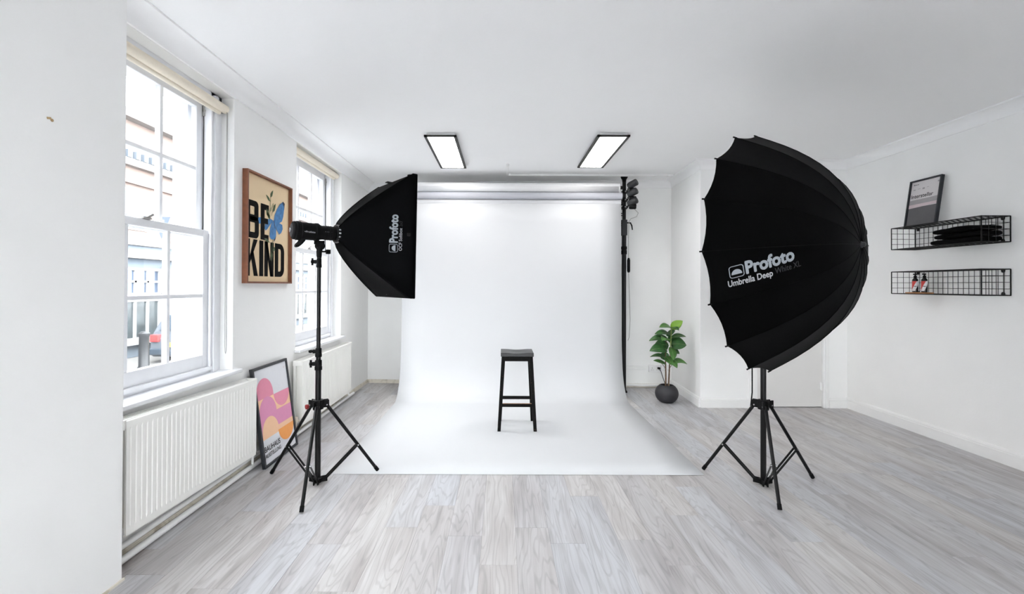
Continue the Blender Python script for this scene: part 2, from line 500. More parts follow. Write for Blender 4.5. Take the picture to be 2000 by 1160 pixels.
fr_.box(RX0, RX1, YREAR - 0.10, YREAR - 0.03, RZ0, RZ0 + 0.06); fr_.box(RX0, RX1, YREAR - 0.10, YREAR - 0.03, RZ1 - 0.06, RZ1)
for i in range(5):
    a = lerp(RX0, RX1 - 0.06, i / 4)
    fr_.box(a, a + 0.06, YREAR - 0.10, YREAR - 0.03, RZ0 + 0.06, RZ1 - 0.06)
fr_.build('frame', 'window_white', rw_, bevel=0.003)
for i in range(4):
    a, b = lerp(RX0, RX1 - 0.06, i / 4) + 0.06, lerp(RX0, RX1 - 0.06, (i + 1) / 4)
    MB().box(a - 0.002, b + 0.002, YREAR - 0.068, YREAR - 0.062, RZ0 + 0.058, RZ1 - 0.058).build('pane', 'glass', rw_)

# door
dr = struct_root('door_1', (3.29, YF, 0), 'plain pale grey door with white casing behind the umbrella stand')
MB().box(DX0 + 0.014, DX1 - 0.004, YF + 0.012, YF + 0.052, 0.008, DZ - 0.004).build('door_leaf', 'door', dr, bevel=0.002)
cs = MB()
for a, b in ((DX0 - 0.085, DX0 + 0.012), (DX1 - 0.002, DX1 + 0.065)):
    cs.box(a, b, YF - 0.018, YF + 0.06, 0, DZ + 0.065)
    cs.box(a + 0.02, b - 0.02, YF - 0.026, YF - 0.016, 0, DZ + 0.05)
cs.box(DX0 - 0.085, DX1 + 0.065, YF - 0.018, YF + 0.06, DZ, DZ + 0.065)
cs.build('casing', 'gloss_white', dr, bevel=0.004)
for z in (0.245, 1.75):
    h = MB().cyl((DX1 - 0.012, YF - 0.004, z - 0.045), (DX1 - 0.012, YF - 0.004, z + 0.045), 0.008, n=10)
    h.box(DX1 - 0.026, DX1 - 0.004, YF + 0.004, YF + 0.013, z - 0.045, z + 0.045)
    h.build('hinge', 'gloss_white', dr, smooth=True)
kn = MB().lathe((DX0 + 0.07, YF + 0.012, 1.0), (0, -1, 0), [(0, 0.026), (0.006, 0.026), (0.008, 0.01), (0.04, 0.01), (0.045, 0.024), (0.06, 0.026), (0.07, 0.018)], 18)
kn.build('door_knob', 'chrome', dr, smooth=True)

# skirting boards
def skirting(name, p0, p1, h, out, m='gloss_white', t=0.02):
    p0, p1, out = V(*p0, 0), V(*p1, 0), V(*out, 0).normalized()
    prof = [(0, 0), (t, 0), (t, h * 0.74), (t * 0.75, h * 0.78), (t * 0.75, h * 0.86), (t * 0.45, h * 0.97), (0, h)]
    return struct(MB().rings([[p + out * a + V(0, 0, b) for a, b in prof] for p in (p0, p1)]).build(name, m))
skirting('baseboard_right', (XR, YREAR), (XR, YF), 0.122, (-1, 0))
skirting('baseboard_door_side', (2.272, YF), (DX0 - 0.085, YF), 0.115, (0, -1))
skirting('baseboard_corner', (DX1 + 0.066, YF), (XR, YF), 0.115, (0, -1))
skirting('baseboard_return', (2.272, YF), (2.312, 6.22), 0.115, (-1, 0))
skirting('baseboard_back', (-1.91, 6.48), (2.31, 6.22), 0.05, (0, -1), 'dirty', 0.016)
skirting('baseboard_left', (XL, YPIER), (XL, 6.48), 0.05, (1, 0), 'dirty', 0.012)
# coving along the tops of the walls
def coving(name, p0, p1, out0, out1, h=0.1, w=0.085):
    p0, p1 = V(*p0, 0), V(*p1, 0)
    prof = [(0, ZC), (1.0, ZC), (1.0, ZC - 0.012)]
    for i in range(1, 7):
        a = PI / 2 * i / 6
        prof.append((1 - 0.86 * math.sin(a), ZC - 0.012 - (h - 0.03) * (1 - math.cos(a))))
    prof += [(0.14, ZC - h), (0, ZC - h)]
    o = struct(MB().rings([[p + V(*q, 0) * (a * w) + V(0, 0, b) for a, b in prof] for p, q in ((p0, out0), (p1, out1))]).build(name, 'ceiling', smooth=True))
    return o
coving('trim_1', (XL, YPIER), (XL, 6.48), (1, 0), (1, -1), h=0.112, w=0.11)
coving('trim_2', (XL, 6.48), (2.312, 6.22), (1, -1), (-1, -1))
coving('trim_3', (2.312, 6.22), (2.272, YF), (-1, -1), (-1, -1))
coving('trim_4', (2.272, YF), (XR, YF), (-1, -1), (-1, -1))
coving('trim_5', (XR, YF), (XR, YREAR), (-1, -1), (-1, 0))

# sash windows
def window(idx, y0, y1, glab):
    w = struct_root('window_%d' % idx, (XL, (y0 + y1) / 2, ZS), glab)
    g0, g1 = y1 - 0.18 - 0.93, y1 - 0.18      # glazed span
    # board and nosing
    sl = MB()
    sl.box(-2.06, XL + 0.002, y0, y1, ZS, ZS + 0.028)
    sl.box(XL + 0.002, XL + 0.055, y0 + 0.085 if idx == 1 else y0 - 0.03, y1 + 0.035, ZS + 0.002, ZS + 0.028)
    sl.build('sill', 'window_white', w, bevel=0.006)
    fr = MB()
    xi, xo = -2.0, -2.13
    for a, b in ((y0, g0 - 0.062), (g1 + 0.062, y1)):
        fr.box(xo, xi, a, b, ZS + 0.028, ZH)
    fr.box(xo, xi, y0, y1, 2.66, ZH)
    fr.box(xo, xi - 0.0, g0 - 0.07, g1 + 0.07, ZS + 0.028, 0.832)
    # staff beads stepping towards the sash
    for yy in (g0 - 0.062, g1 + 0.047):
        fr.box(-2.0, -1.986, yy, yy + 0.015, 0.832, 2.66)
    for yy, sg in ((g0 - 0.075, -1), (g1 + 0.075, 1)):
        fr.box(-2.0, -1.978, min(yy, yy + sg * 0.04), max(yy, yy + sg * 0.04), ZS + 0.028, 2.69)
    fr.box(-2.0, -1.984, g0 - 0.07, g1 + 0.07, 0.806, 0.832)
    fr.build('frame', 'window_white', w, bevel=0.003)
    cr = MB()
    cr.box(-2.052, -2.046, g1 + 0.0575, g1 + 0.0615, 1.76, 2.62)
    cr.build('sash_gap_shade', 'gap_shade', w)  # dark strip painting the shadow line between sash and jamb
    pu = MB().lathe((-2.052, g1 + 0.058, 2.575), (0, -1, 0), [(0, 0.008), (0.004, 0.02), (0.006, 0.008)], 10)
    pu.box(-2.066, -2.04, g1 + 0.052, g1 + 0.06, 2.54, 2.61)
    pu.build('sash_pulley', 'chain', w)
    def sash(x, z0, z1, top, bot, nm):
        s = MB()
        t = 0.019
        s.box(x - t, x + t, g0 - 0.055, g0, z0, z1); s.box(x - t, x + t, g1, g1 + 0.055, z0, z1)
        s.box(x - t, x + t, g0, g1, z0, z0 + bot); s.box(x - t, x + t, g0, g1, z1 - top, z1)
        zm = (z0 + bot + z1 - top) / 2
        for i in (1, 2):
            yy = g0 + 0.31 * i
            s.box(x - t * 0.8, x + t * 0.9, yy - 0.0125, yy + 0.0125, z0 + bot, z1 - top)
        s.box(x - t * 0.79, x + t * 0.89, g0, g1, zm - 0.0125, zm + 0.0125)
        o = s.build('sash', 'window_white', w, bevel=0.003)
        o['label'] = nm
        for i in range(3):
            for za, zb in ((z0 + bot, zm - 0.011), (zm + 0.011, z1 - top)):
                a, b = g0 + 0.31 * i + (0.011 if i else 0), g0 + 0.31 * (i + 1) - (0.011 if i < 2 else 0)
                MB().box(x - 0.004, x, a - 0.002, b + 0.002, za - 0.002, zb + 0.002).build('pane', 'glass', o)
        return o
    sash(-2.075, 1.705, 2.66, 0.075, 0.045, 'upper sliding sash')
    lo = sash(-2.025, 0.832, 1.755, 0.045, 0.085, 'lower sliding sash')
    lk = MB().obox((-2.02, (g0 + g1) / 2 - 0.02, 1.762), (0.02, 0, 0), (0, 0.03, 0), (0, 0, 0.006))
    lk.cyl((-2.02, (g0 + g1) / 2, 1.768), (-2.01, (g0 + g1) / 2 + 0.03, 1.79), 0.008, n=8)
    lk.build('sash_lock', 'chain', w)
    # exterior reveal faces
    ex = MB()
    ex.box(XO - 0.03, -2.13, g1 + 0.02, y1 + 0.02, 0.70, ZH); ex.box(XO - 0.03, -2.13, y0 - 0.02, g0 - 0.02, 0.70, ZH)
    ex.box(XO - 0.06, -2.13, y0, y1, 0.70, 0.80); ex.box(XO - 0.03, -2.13, y0, y1, 2.62, ZH)
    ex.build('outer_reveal', 'window_white', w)
    return g0, g1
window(1, *WIN[0], 'white sash window nearest the camera, partly behind the wall pier')
window(2, *WIN[1], 'white sash window behind the flash head and small radiator')
window(3, *WIN[2], 'white sash window added beside the camera for light')
window(4, *WIN[3], 'white sash window added behind the camera for light')

# ================================================================= THE LARGE THINGS
# --- seamless paper backdrop
YB = 5.74
bd = thing('paper_backdrop', 'wide white seamless paper sweep hanging from its roll and running over the floor', 'backdrop', (0.12, 3.35, 0))
R3 = (YB + 0.045, 2.432)
prof = [(5.742, 2.42), (5.741, 2.2), (5.738, 1.8), (5.727, 1.3), (5.706, 0.8), (5.685, 0.58), (5.655, 0.36), (5.632, 0.28), (5.602, 0.21), (5.568, 0.155), (5.530, 0.108), (5.490, 0.068), (5.450, 0.038), (5.405, 0.016), (5.36, 0.006), (5.30, 0.003)]
prof += [(y, 0.003) for y in (5.0, 4.5, 4.0, 3.6, 3.346)]
def paper_x(side, y, z):
    e0, e1 = (-1.262, 1.497) if side else (-1.262, 1.497)
    k = (y - 3.346) / (5.74 - 3.346)
    return lerp(-1.238, -1.262, k) if side == 0 else lerp(1.486, 1.497, k)
g1 = [[V(lerp(paper_x(0, y, z), paper_x(1, y, z), j / 10), y, z) for j in range(11)] for y, z in prof]
mb = MB(); mb.sheet(g1)
o = mb.build('sheet', 'seamless', bd, smooth=True)
md = o.modifiers.new('thickness', 'SOLIDIFY'); md.thickness = 0.0012; md.offset = 0
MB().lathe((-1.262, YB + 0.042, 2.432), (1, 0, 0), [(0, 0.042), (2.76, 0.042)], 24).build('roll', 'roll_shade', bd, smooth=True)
MB().cyl((-1.30, YB + 0.042, 2.432), (1.535, YB + 0.042, 2.432), 0.024, n=14).build('roll_core', 'core', bd, smooth=True)
# --- two spare rolls above
def spare(z, r, m, label, x0, x1, flap, y=YB + 0.042):
    t = thing('paper_roll', label, 'paper roll', (x0, y, z), 'backdrop paper rolls')
    MB().lathe((x0, y, z), (1, 0, 0), [(0, r), (x1 - x0, r)], 28).build('paper', m, t, smooth=True)
    MB().cyl((x0 - 0.04, y, z), (x1 + 0.035, y, z), 0.022, n=12).build('roll_core', 'core', t, smooth=True)
    if flap:
        a0 = math.radians(200)
        gr = [[V(x, y + math.cos(a) * (r + 0.0015), z + math.sin(a) * (r + 0.0015)) for x in (x0 + 0.005, x1 - 0.02)] for a in [math.radians(q) for q in range(176, 262, 6)]]
        f = MB(); f.sheet(gr)
        q = f.build('paper_edge', m, t, smooth=True)
        md = q.modifiers.new('thickness', 'SOLIDIFY'); md.thickness = 0.002
spare(2.635, 0.058, 'roll_white', 'thick white paper roll, topmost on the backdrop poles', -1.262, 1.485, True)
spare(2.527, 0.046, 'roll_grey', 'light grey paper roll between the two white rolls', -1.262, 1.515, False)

# --- backdrop poles
def autopole(x, y, label, drives):
    t = thing('backdrop_pole', label, 'pole', (x, y, 0), 'poles holding the paper rolls')
    MB().lathe((x, y, 0), (0, 0, 1), [(0, 0.045), (0.012, 0.045), (0.03, 0.03), (0.05, 0.026)], 20).build('foot', 'black_plastic', t, smooth=True)
    MB().cyl((x, y, 0.04), (x, y, 2.16), 0.0275, n=18).build('outer_tube', 'black_satin', t, smooth=True)
    MB().cyl((x, y, 2.16), (x, y, 2.79), 0.0235, n=18).build('inner_tube', 'black_satin', t, smooth=True)
    MB().lathe((x, y, 2.745), (0, 0, 1), [(0, 0.024), (0.03, 0.028), (0.06, 0.046), (0.08, 0.046)], 20).build('ceiling_cup', 'black_plastic', t, smooth=True)
    c = MB(); c.box(x - 0.036, x + 0.034, y - 0.036, y + 0.036, 2.045, 2.25)
    c.build('lock_body', 'charcoal', t, bevel=0.006)
    lv = MB().tube([(x + 0.03, y - 0.02, 2.21), (x + 0.075, y - 0.03, 2.205), (x + 0.092, y - 0.03, 2.17), (x + 0.10, y - 0.03, 2.115)], [0.01, 0.01, 0.009, 0.007], 8)
    lv.build('lock_lever', 'black_plastic', t, smooth=True)
    c = MB(); c.lathe((x, y, 1.80), (0, 0, 1), [(0, 0.03), (0.0, 0.036), (0.05, 0.036), (0.052, 0.031), (0.062, 0.031), (0.064, 0.037), (0.10, 0.037), (0.1, 0.029)], 20)
    c.cyl((x - 0.02, y - 0.04, 1.88), (x - 0.02, y - 0.025, 1.88), 0.008, n=8)
    c.build('joint_ring', 'black_plastic', t, smooth=True)
    for z in (2.33, 2.20):
        h = MB()
        for dz in (0.0, -0.028):
            h.tube([(x - 0.02, y - 0.02, z + dz), (x - 0.075, y - 0.03, z + dz + 0.004), (x - 0.082, y - 0.03, z + dz + 0.014)], 0.006, 6)
        h.build('spare_hook', 'black_metal', t, smooth=True)
    for z in (2.635, 2.527, 2.432):
        h = MB(); h.box(x - 0.03, x + 0.03, y - 0.04, y + 0.03, z - 0.045, z - 0.005)
        h.tube([(x - 0.0, y - 0.03, z - 0.03), (x, y - 0.14, z - 0.05), (x, y - 0.18, z - 0.038), (x, y - 0.19, z - 0.012)], 0.009, 8)
        h.build('roll_hook', 'black_metal', t, bevel=0.003)
        if drives:
            yy = YB + 0.042
            dv = MB().lathe((x + 0.0, yy - 0.03, z + (0.012 if z > 2.5 else -0.01)), V(0.72, -0.62, 0.34), [(0, 0.034), (0.03, 0.043), (0.115, 0.043), (0.123, 0.037), (0.125, 0.014)], 20)
            o = dv.build('drive_drum', 'charcoal', t, smooth=True)
            bz = MB().lathe((x + 0.005, yy - 0.05, z - 0.042), V(0.9, -0.2, -0.05), [(0, 0.03), (0.02, 0.036), (0.08, 0.034), (0.088, 0.026)], 16)
            bz.build('drive_chain_guard', 'black_plastic', o, smooth=True)
            MB().lathe((x + 0.005, y - 0.045, z - 0.02), (0, -1, 0), [(0, 0.009), (0.008, 0.009), (0.01, 0.005)], 10).build('bolt', 'chrome', o, smooth=True)
    if drives:
        pts = [(x + 0.075, y - 0.2, 2.36), (x + 0.125, y - 0.2, 2.31), (x + 0.11, y - 0.18, 2.265), (x + 0.06, y - 0.1, 2.25), (x + 0.05, y - 0.05, 2.22), (x + 0.045, y - 0.045, 2.0),
               (x + 0.047, y - 0.045, 1.75)]
        ch = MB().tube(pts, 0.0035, 6)
        ch.tube([(x + 0.047, y - 0.045, 1.56), (x + 0.06, y - 0.045, 1.2), (x + 0.068, y - 0.045, 0.95), (x + 0.055, y - 0.045, 0.72), (x + 0.04, y - 0.045, 0.68)], 0.0035, 6)
        ch.build('pull_chain', 'chain', t, smooth=True)
        MB().lathe((x + 0.047, y - 0.045, 1.56), (0, 0, 1), [(0, 0.012), (0.02, 0.02), (0.16, 0.02), (0.19, 0.01)], 12).build('chain_weight', 'black_plastic', t, smooth=True)
autopole(1.59, 5.945, 'tall black backdrop pole with roll drives, right of the white paper', True)
autopole(-1.20, 5.945, 'black backdrop pole hidden behind the paper and the rectangular softbox', False)

# --- light stands
def light_stand(base, feet, label, zc, zl, ztop, r_low, knobs):
    bx, by = base
    t = thing('light_stand', label, 'light stand', (bx, by, 0), 'black tripod light stands')
    P = lambda x, y, z: V(bx + x, by + y, z)
    MB().cyl(P(0, 0, 0.02), P(0, 0, zl), r_low, n=20).build('lower_tube', 'black_satin', t, smooth=True)
    cl = MB()
    cl.lathe(P(0, 0, zc - 0.035), (0, 0, 1), [(0, r_low + 0.006), (0.0, 0.036), (0.065, 0.036), (0.065, r_low)], 20)
    for fx, fy in feet:
        a = math.atan2(fy, fx)
        dv = V(math.cos(a), math.sin(a), 0); sd = V(-dv.y, dv.x, 0)
        for s in (-1, 1):
            cl.obox(P(0, 0, zc) + dv * 0.045 + sd * 0.0145 * s, dv * 0.026, sd * 0.004, V(0, 0, 0.026))
    cl.build('collar', 'black_plastic', t, bevel=0.003)
    hb = MB().lathe(P(0, 0, 0.012), (0, 0, 1), [(0, r_low * 0.9), (0, 0.03), (0.03, 0.03), (0.035, r_low)], 18)
    for fx, fy in feet:
        a = math.atan2(fy, fx)
        dv = V(math.cos(a), math.sin(a), 0); sd = V(-dv.y, dv.x, 0)
        for s in (-1, 1):
            hb.obox(P(0, 0, 0.028) + dv * 0.042 + sd * 0.013 * s, dv * 0.02, sd * 0.005, V(0, 0, 0.016))
    hb.build('lower_hub', 'black_plastic', t, bevel=0.002)
    for fx, fy in feet:
        a = math.atan2(fy, fx)
        dv = V(math.cos(a), math.sin(a), 0); sd = V(-dv.y, dv.x, 0)
        top = P(0, 0, zc - 0.008) + dv * 0.055
        ft = P(fx, fy, 0.012)
        lg = MB().cyl(top, ft, 0.0115, n=12)
        lo = lg.build('leg', 'black_satin', t, smooth=True)
        e = (ft - top).normalized()
        MB().cyl(ft - e * 0.03, ft + e * 0.004, 0.0135, n=12).build('rubber_foot', 'black_plastic', lo, smooth=True)
        j = lerp(top, ft, 0.6)
        br = MB()
        for s in (-1, 1):
            br.bar(P(0, 0, 0.03) + dv * 0.05 + sd * 0.011 * s, j - dv * 0.004 + sd * 0.013 * s, 0.004, 0.015)
        bo = br.build('brace', 'black_metal', t)
        MB().cyl(j - sd * 0.02, j + sd * 0.02, 0.006, n=10).build('rivet', 'chrome', bo, smooth=True)
        MB().cyl(P(0, 0, zc - 0.008) + dv * 0.055 - sd * 0.022, P(0, 0, zc - 0.008) + dv * 0.055 + sd * 0.022, 0.005, n=10).build('rivet', 'chrome', lo, smooth=True)
    # clamps and upper tubes
    def clamp(z0, z1, r, kn):
        c = MB().lathe(P(0, 0, z0), (0, 0, 1), [(0, r - 0.002), (0.002, r), ((z1 - z0) * 0.35, r), ((z1 - z0) * 0.36, r - 0.002), (z1 - z0 - 0.004, r - 0.002), (z1 - z0, r - 0.005)], 20)
        z = lerp(z0, z1, 0.62)
        c.box(bx - r - 0.014, bx, by - 0.012, by + 0.012, z - 0.013, z + 0.013)
        o = c.build('clamp', 'black_plastic', t, smooth=True)
        k = MB().cyl((bx - r - 0.03, by, z), (bx - r, by, z), 0.006, n=10)
        if kn == 'wing':
            k.obox((bx - r - 0.034, by, z), (0.012, 0, 0.002), (0, 0.004, 0), (-0.001, 0, 0.008))
            k.obox((bx - r - 0.03, by, z), (0.007, 0, 0), (0, 0.012, 0), (0, 0, 0.01))
        else:
            k.lathe((bx - r - 0.02, by, z), (-1, 0, 0), [(0, 0.012), (0.003, 0.017), (0.012, 0.017), (0.016, 0.012)], 8)
            k.obox((bx - r - 0.028, by, z), (0.006, 0, 0), (0, 0.006, 0), (0, 0, 0.026))
        k.build('knob', 'black_plastic', o, bevel=0.001)
    return t, clamp, P
lx, ly = -1.285, 3.19
feetL = [(-0.400, 0.156), (0.070, -0.415), (0.358, 0.215)]
stL, clampL, PL = light_stand((lx, ly), feetL, 'black tripod stand under the flash with the rectangular softbox', 0.555, 0.82, 1.6, 0.0195, None)
clampL(0.792, 0.862, 0.025, 'star')
MB().cyl(PL(0, 0, 0.85), PL(0, 0, 0.90), 0.0165, n=18).build('middle_tube', 'black_satin', stL, smooth=True)
clampL(0.884, 0.946, 0.0225, 'wing')
MB().cyl(PL(0, 0, 0.93), PL(0, 0, 1.55), 0.014, n=18).build('upper_tube', 'black_satin', stL, smooth=True)
clampL(1.508, 1.575, 0.019, 'star')
MB().cyl(PL(0, 0, 1.53), PL(0, 0, 1.585), 0.008, n=14).build('spigot', 'chrome', stL, smooth=True)
MB().lathe(PL(-0.058, -0.035, 0.545), (-0.6, -0.8, 0), [(-0.006, 0.012), (0.0, 0.017), (0.012, 0.017), (0.016, 0.01)], 12).build('lock_knob', 'red_plastic', stL, smooth=True)

ux, uy = 1.828, 3.188
feetU = [(-0.304, 0.258), (0.418, 0.109), (-0.107, -0.364)]
stU, clampU, PU = light_stand((ux, uy), feetU, 'black tripod stand under the deep round umbrella', 0.565, 1.0, 1.6, 0.0185, None)
clampU(0.97, 1.04, 0.025, 'star')
MB().cyl(PU(0, 0, 1.03), PU(0, 0, 1.42), 0.014, n=18).build('upper_tube', 'black_satin', stU, smooth=True)
MB().cyl(PU(0, 0, 1.40), PU(0, 0, 1.47), 0.008, n=14).build('spigot', 'chrome', stU, smooth=True)

# --- flash heads
def flash_head(axis, front, L, stand_xy, ztop, label, text):
    """axis points to the light's front; front = point at front end"""
    a = V(axis).normalized(); f = V(front)
    back = f - a * L
    side = a.cross(V(0, 0, 1)).normalized()     # to the right of the axis: towards the camera for the left head
    up = side.cross(a)
    t = thing('flash_head', label, 'flash head', (stand_xy[0], stand_xy[1], ztop), 'studio flash heads on stands')
    b = MB().lathe(back, a, [(0.0, 0.050), (0.006, 0.060), (0.018, 0.063), (0.020, 0.059), (0.026, 0.059), (0.028, 0.066), (0.055, 0.066), (0.057, 0.061), (0.150, 0.061), (0.153, 0.064), (0.172, 0.064), (0.190, 0.052), (0.2, 0.050), (L, 0.050)], 36)
    b.build('body', 'black_plastic', t, smooth=True)
    for s, r in ((0.0235, 0.061), (0.0565, 0.0635)):
        MB().lathe(back + a * (s - 0.0015), a, [(0, r - 0.004), (0, r), (0.003, r), (0.003, r - 0.004)], 36).build('trim_ring', 'charcoal', t, smooth=True)
    MB().lathe(back, -a, [(-0.001, 0.046), (0.002, 0.046), (0.003, 0.043)], 28).build('rear_panel', 'charcoal', t, smooth=True)
    MB().lathe(back, -a, [(0.002, 0.016), (0.012, 0.016), (0.014, 0.013)], 18).build('dial', 'chrome', t, smooth=True)
    rg = MB()
    for s in (0.225, 0.240, 0.255):
        rg.lathe(back + a * s, a, [(0, 0.0505), (0.001, 0.052), (0.007, 0.052), (0.008, 0.0505)], 36)
    rg.build('zoom_grip', 'black_plastic', t, smooth=True)
    # handle below the rear
    h = MB()
    for s in (-1, 1):
        h.tube([back + a * 0.075 - up * 0.058 + side * 0.02 * s, back + a * 0.055 - up * 0.085 + side * 0.02 * s, back + a * 0.035 - up * 0.105 + side * 0.018 * s], [0.016, 0.015, 0.013], 8)
    h.tube([back + a * 0.035 - up * 0.105 + side * -0.02, back + a * 0.030 - up * 0.106, back + a * 0.035 - up * 0.105 + side * 0.02], 0.0105, 8)
    h.build('handle', 'black_plastic', t, smooth=True)
    # tilting bracket down to the stand spigot
    sp = V(stand_xy[0], stand_xy[1], ztop)
    c = back + a * 0.175
    br = MB()
    br.obox(c - up * 0.072 + a * 0.01, a * 0.032, side * 0.016, up * 0.014)
    br.lathe(c - up * 0.095 + a * 0.015 - side * 0.026, side, [(0, 0.026), (0.004, 0.03), (0.048, 0.03), (0.052, 0.026)], 24)
    jc = c - up * 0.095 + a * 0.015
    br.tube([jc, lerp(jc, sp, 0.5) + V(0, 0, 0.01), sp + V(0, 0, 0.035), sp + V(0, 0, -0.012)], [0.024, 0.021, 0.019, 0.017], 14)
    br.build('tilt_bracket', 'black_plastic', t, smooth=True)
    kb = MB().cyl(sp + V(0, 0, 0.035), sp + V(0, 0, 0.035) + a * 0.05, 0.006, n=10)
    kb.obox(sp + V(0, 0, 0.036) + a * 0.062, a * 0.014, side * 0.014, up * 0.016)
    kb.build('bracket_knob', 'black_plastic', t, bevel=0.003)
    if text:
        vs, fs, asp = text2d(text, 0.012)
        mbt = MB()
        hh = 0.0125; ww = 0.062
        def fn(x, y):
            ang = (y - 0.5) * hh / 0.061 + math.radians(-8)
            return back + a * (0.078 + x * ww) + (side * math.cos(ang) + up * math.sin(ang)) * 0.0618
        mbt.add([fn(x, y) for x, y in vs], fs)
        mbt.build('lettering', 'print_white', t)
        ic = MB(); ic.prism([(-0.003, 0), (0.003, 0), (0.0024, 0.004), (-0.0024, 0.004)], lambda p, q, z: back + a * (0.072 + p) + (side * math.cos(math.radians(-8)) + up * math.sin(math.radians(-8))) * (0.0612 + z) + up * (q - 0.002), 0, 0.0006)
        ic.build('emblem', 'print_white', t)
        tk = MB()
        for i in range(5):
            tk.obox(back + a * (0.212 + i * 0.011) + side * 0.0503 + up * 0.003, a * 0.001, side * 0.0004, up * 0.0025)
        tk.build('scale_marks', 'print_grey', t)
    return t

# --- rectangular softbox
SBC = V(-0.8551, 3.5727, 1.7501)
SYAW, STILT, SROLL = 0.678, -0.0153, 0.004
n_ = V(math.cos(SYAW) * math.cos(STILT), math.sin(SYAW) * math.cos(STILT), math.sin(STILT))
l_ = V(-n_.y, n_.x, 0).normalized()
u_ = n_.cross(l_)
l2 = l_ * math.cos(SROLL) + u_ * math.sin(SROLL)
u2 = u_ * math.cos(SROLL) - l_ * math.sin(SROLL)
SD, SR0, SW, SH = 0.445, 0.060, 0.305, 0.455
flash_head(n_, SBC - n_ * (SD + 0.005), 0.300, (lx, ly), 1.588, 'black flash head with white lettering behind the rectangular softbox', 'Profoto')
sbx = thing('softbox', 'black rectangular softbox with silver lettering, pointing at the stool', 'softbox', tuple(SBC - n_ * SD), 'light shapers')
def sb_half(t):
    """half extents (lateral, vertical) at t: 0 ring, 1 opening"""
    return lerp(SR0 * 0.72, SW, t ** 0.70), lerp(SR0 * 0.72, SH, t ** 0.80)
def sb_pt(a, b, t, sag=0.0):
    """a lateral -1..1, b vertical -1..1"""
    hl, hv = sb_half(t)
    s = SD * (1 - t)
    return SBC - n_ * s + l2 * (a * hl) + u2 * (b * hv)
NT, NW = 14, 8
def sb_panel(fixed_lat, sgn):
    gr = []
    for i in range(NT + 1):
        t = i / NT
        row = []
        for j in range(NW + 1):
            w = -1 + 2 * j / NW
            pull = 1 - (0.10 * (1 - w * w) * math.sin(PI * min(1, t * 1.0)) * (1 - 0.3 * t))
            row.append(sb_pt(sgn * pull, w, t) if fixed_lat else sb_pt(w, sgn * pull, t))
        # lip
        gr.append(row)
    tip = [p + n_ * 0.03 for p in gr[-1]]
    gr.append(tip)
    return gr
for fl, sg in ((True, -1), (True, 1), (False, 1), (False, -1)):
    mb = MB(); mb.sheet(sb_panel(fl, sg))
    o = mb.build('side_panel', 'black_cloth', sbx, smooth=True)
    md = o.modifiers.new('thickness', 'SOLIDIFY'); md.thickness = 0.003; md.offset = 0
# seams along the four curved rods, the ring, the rim and the diffuser
for sa in (-1, 1):
    for sb_ in (-1, 1):
        MB().tube([sb_pt(sa, sb_, i / NT) for i in range(NT + 1)] + [sb_pt(sa, sb_, 1) + n_ * 0.03], 0.0055, 6).build('rod_seam', 'black_cloth', sbx, smooth=True)
cn = [sb_pt(a, b, 1) + n_ * 0.03 for a, b in ((-1, -1), (1, -1), (1, 1), (-1, 1))]
rim = MB()
for i in range(4):
    rim.cyl(cn[i], cn[(i + 1) % 4], 0.006, n=8)
rim.build('rim', 'black_cloth', sbx, smooth=True)
df = MB(); df.sheet([[sb_pt(a * 0.985, b * 0.985, 1) for b in (-1, 0, 1)] for a in (-1, 0, 1)])
df.build('diffuser', 'white_cloth', sbx)
MB().lathe(SBC - n_ * (SD + 0.012), n_, [(0, 0.048), (0, 0.064), (0.012, 0.066), (0.024, 0.062), (0.024, 0.048)], 32).build('speed_ring', 'black_metal', sbx, smooth=True)
tb = MB()
for i in range(16):
    a = 2 * PI * i / 16
    c = SBC - n_ * (SD - 0.004) + (l2 * math.cos(a) + u2 * math.sin(a)) * 0.064
    tb.obox(c, n_ * 0.008, (l2 * math.cos(a) + u2 * math.sin(a)) * 0.003, (u2 * math.cos(a) - l2 * math.sin(a)) * 0.006)
tb.build('ring_tab', 'chrome', sbx, bevel=0.001)
# hook-and-loop tabs
MB().obox(sb_pt(-0.99, 0.02, 0.965) - l2 * 0.004, n_ * 0.020, u2 * 0.011, l2 * 0.002).build('fastener_tab', 'black_metal', sbx)
MB().obox(sb_pt(0.2, 1.0, 0.97) + u2 * 0.006, n_ * 0.03, l2 * 0.02, u2 * 0.004).build('fastener_tab', 'black_metal', sbx)
MB().obox(sb_pt(0.02, -0.985, 0.95) - u2 * 0.004, n_ * 0.025, l2 * 0.010, u2 * 0.002).build('fastener_tab', 'black_metal', sbx)
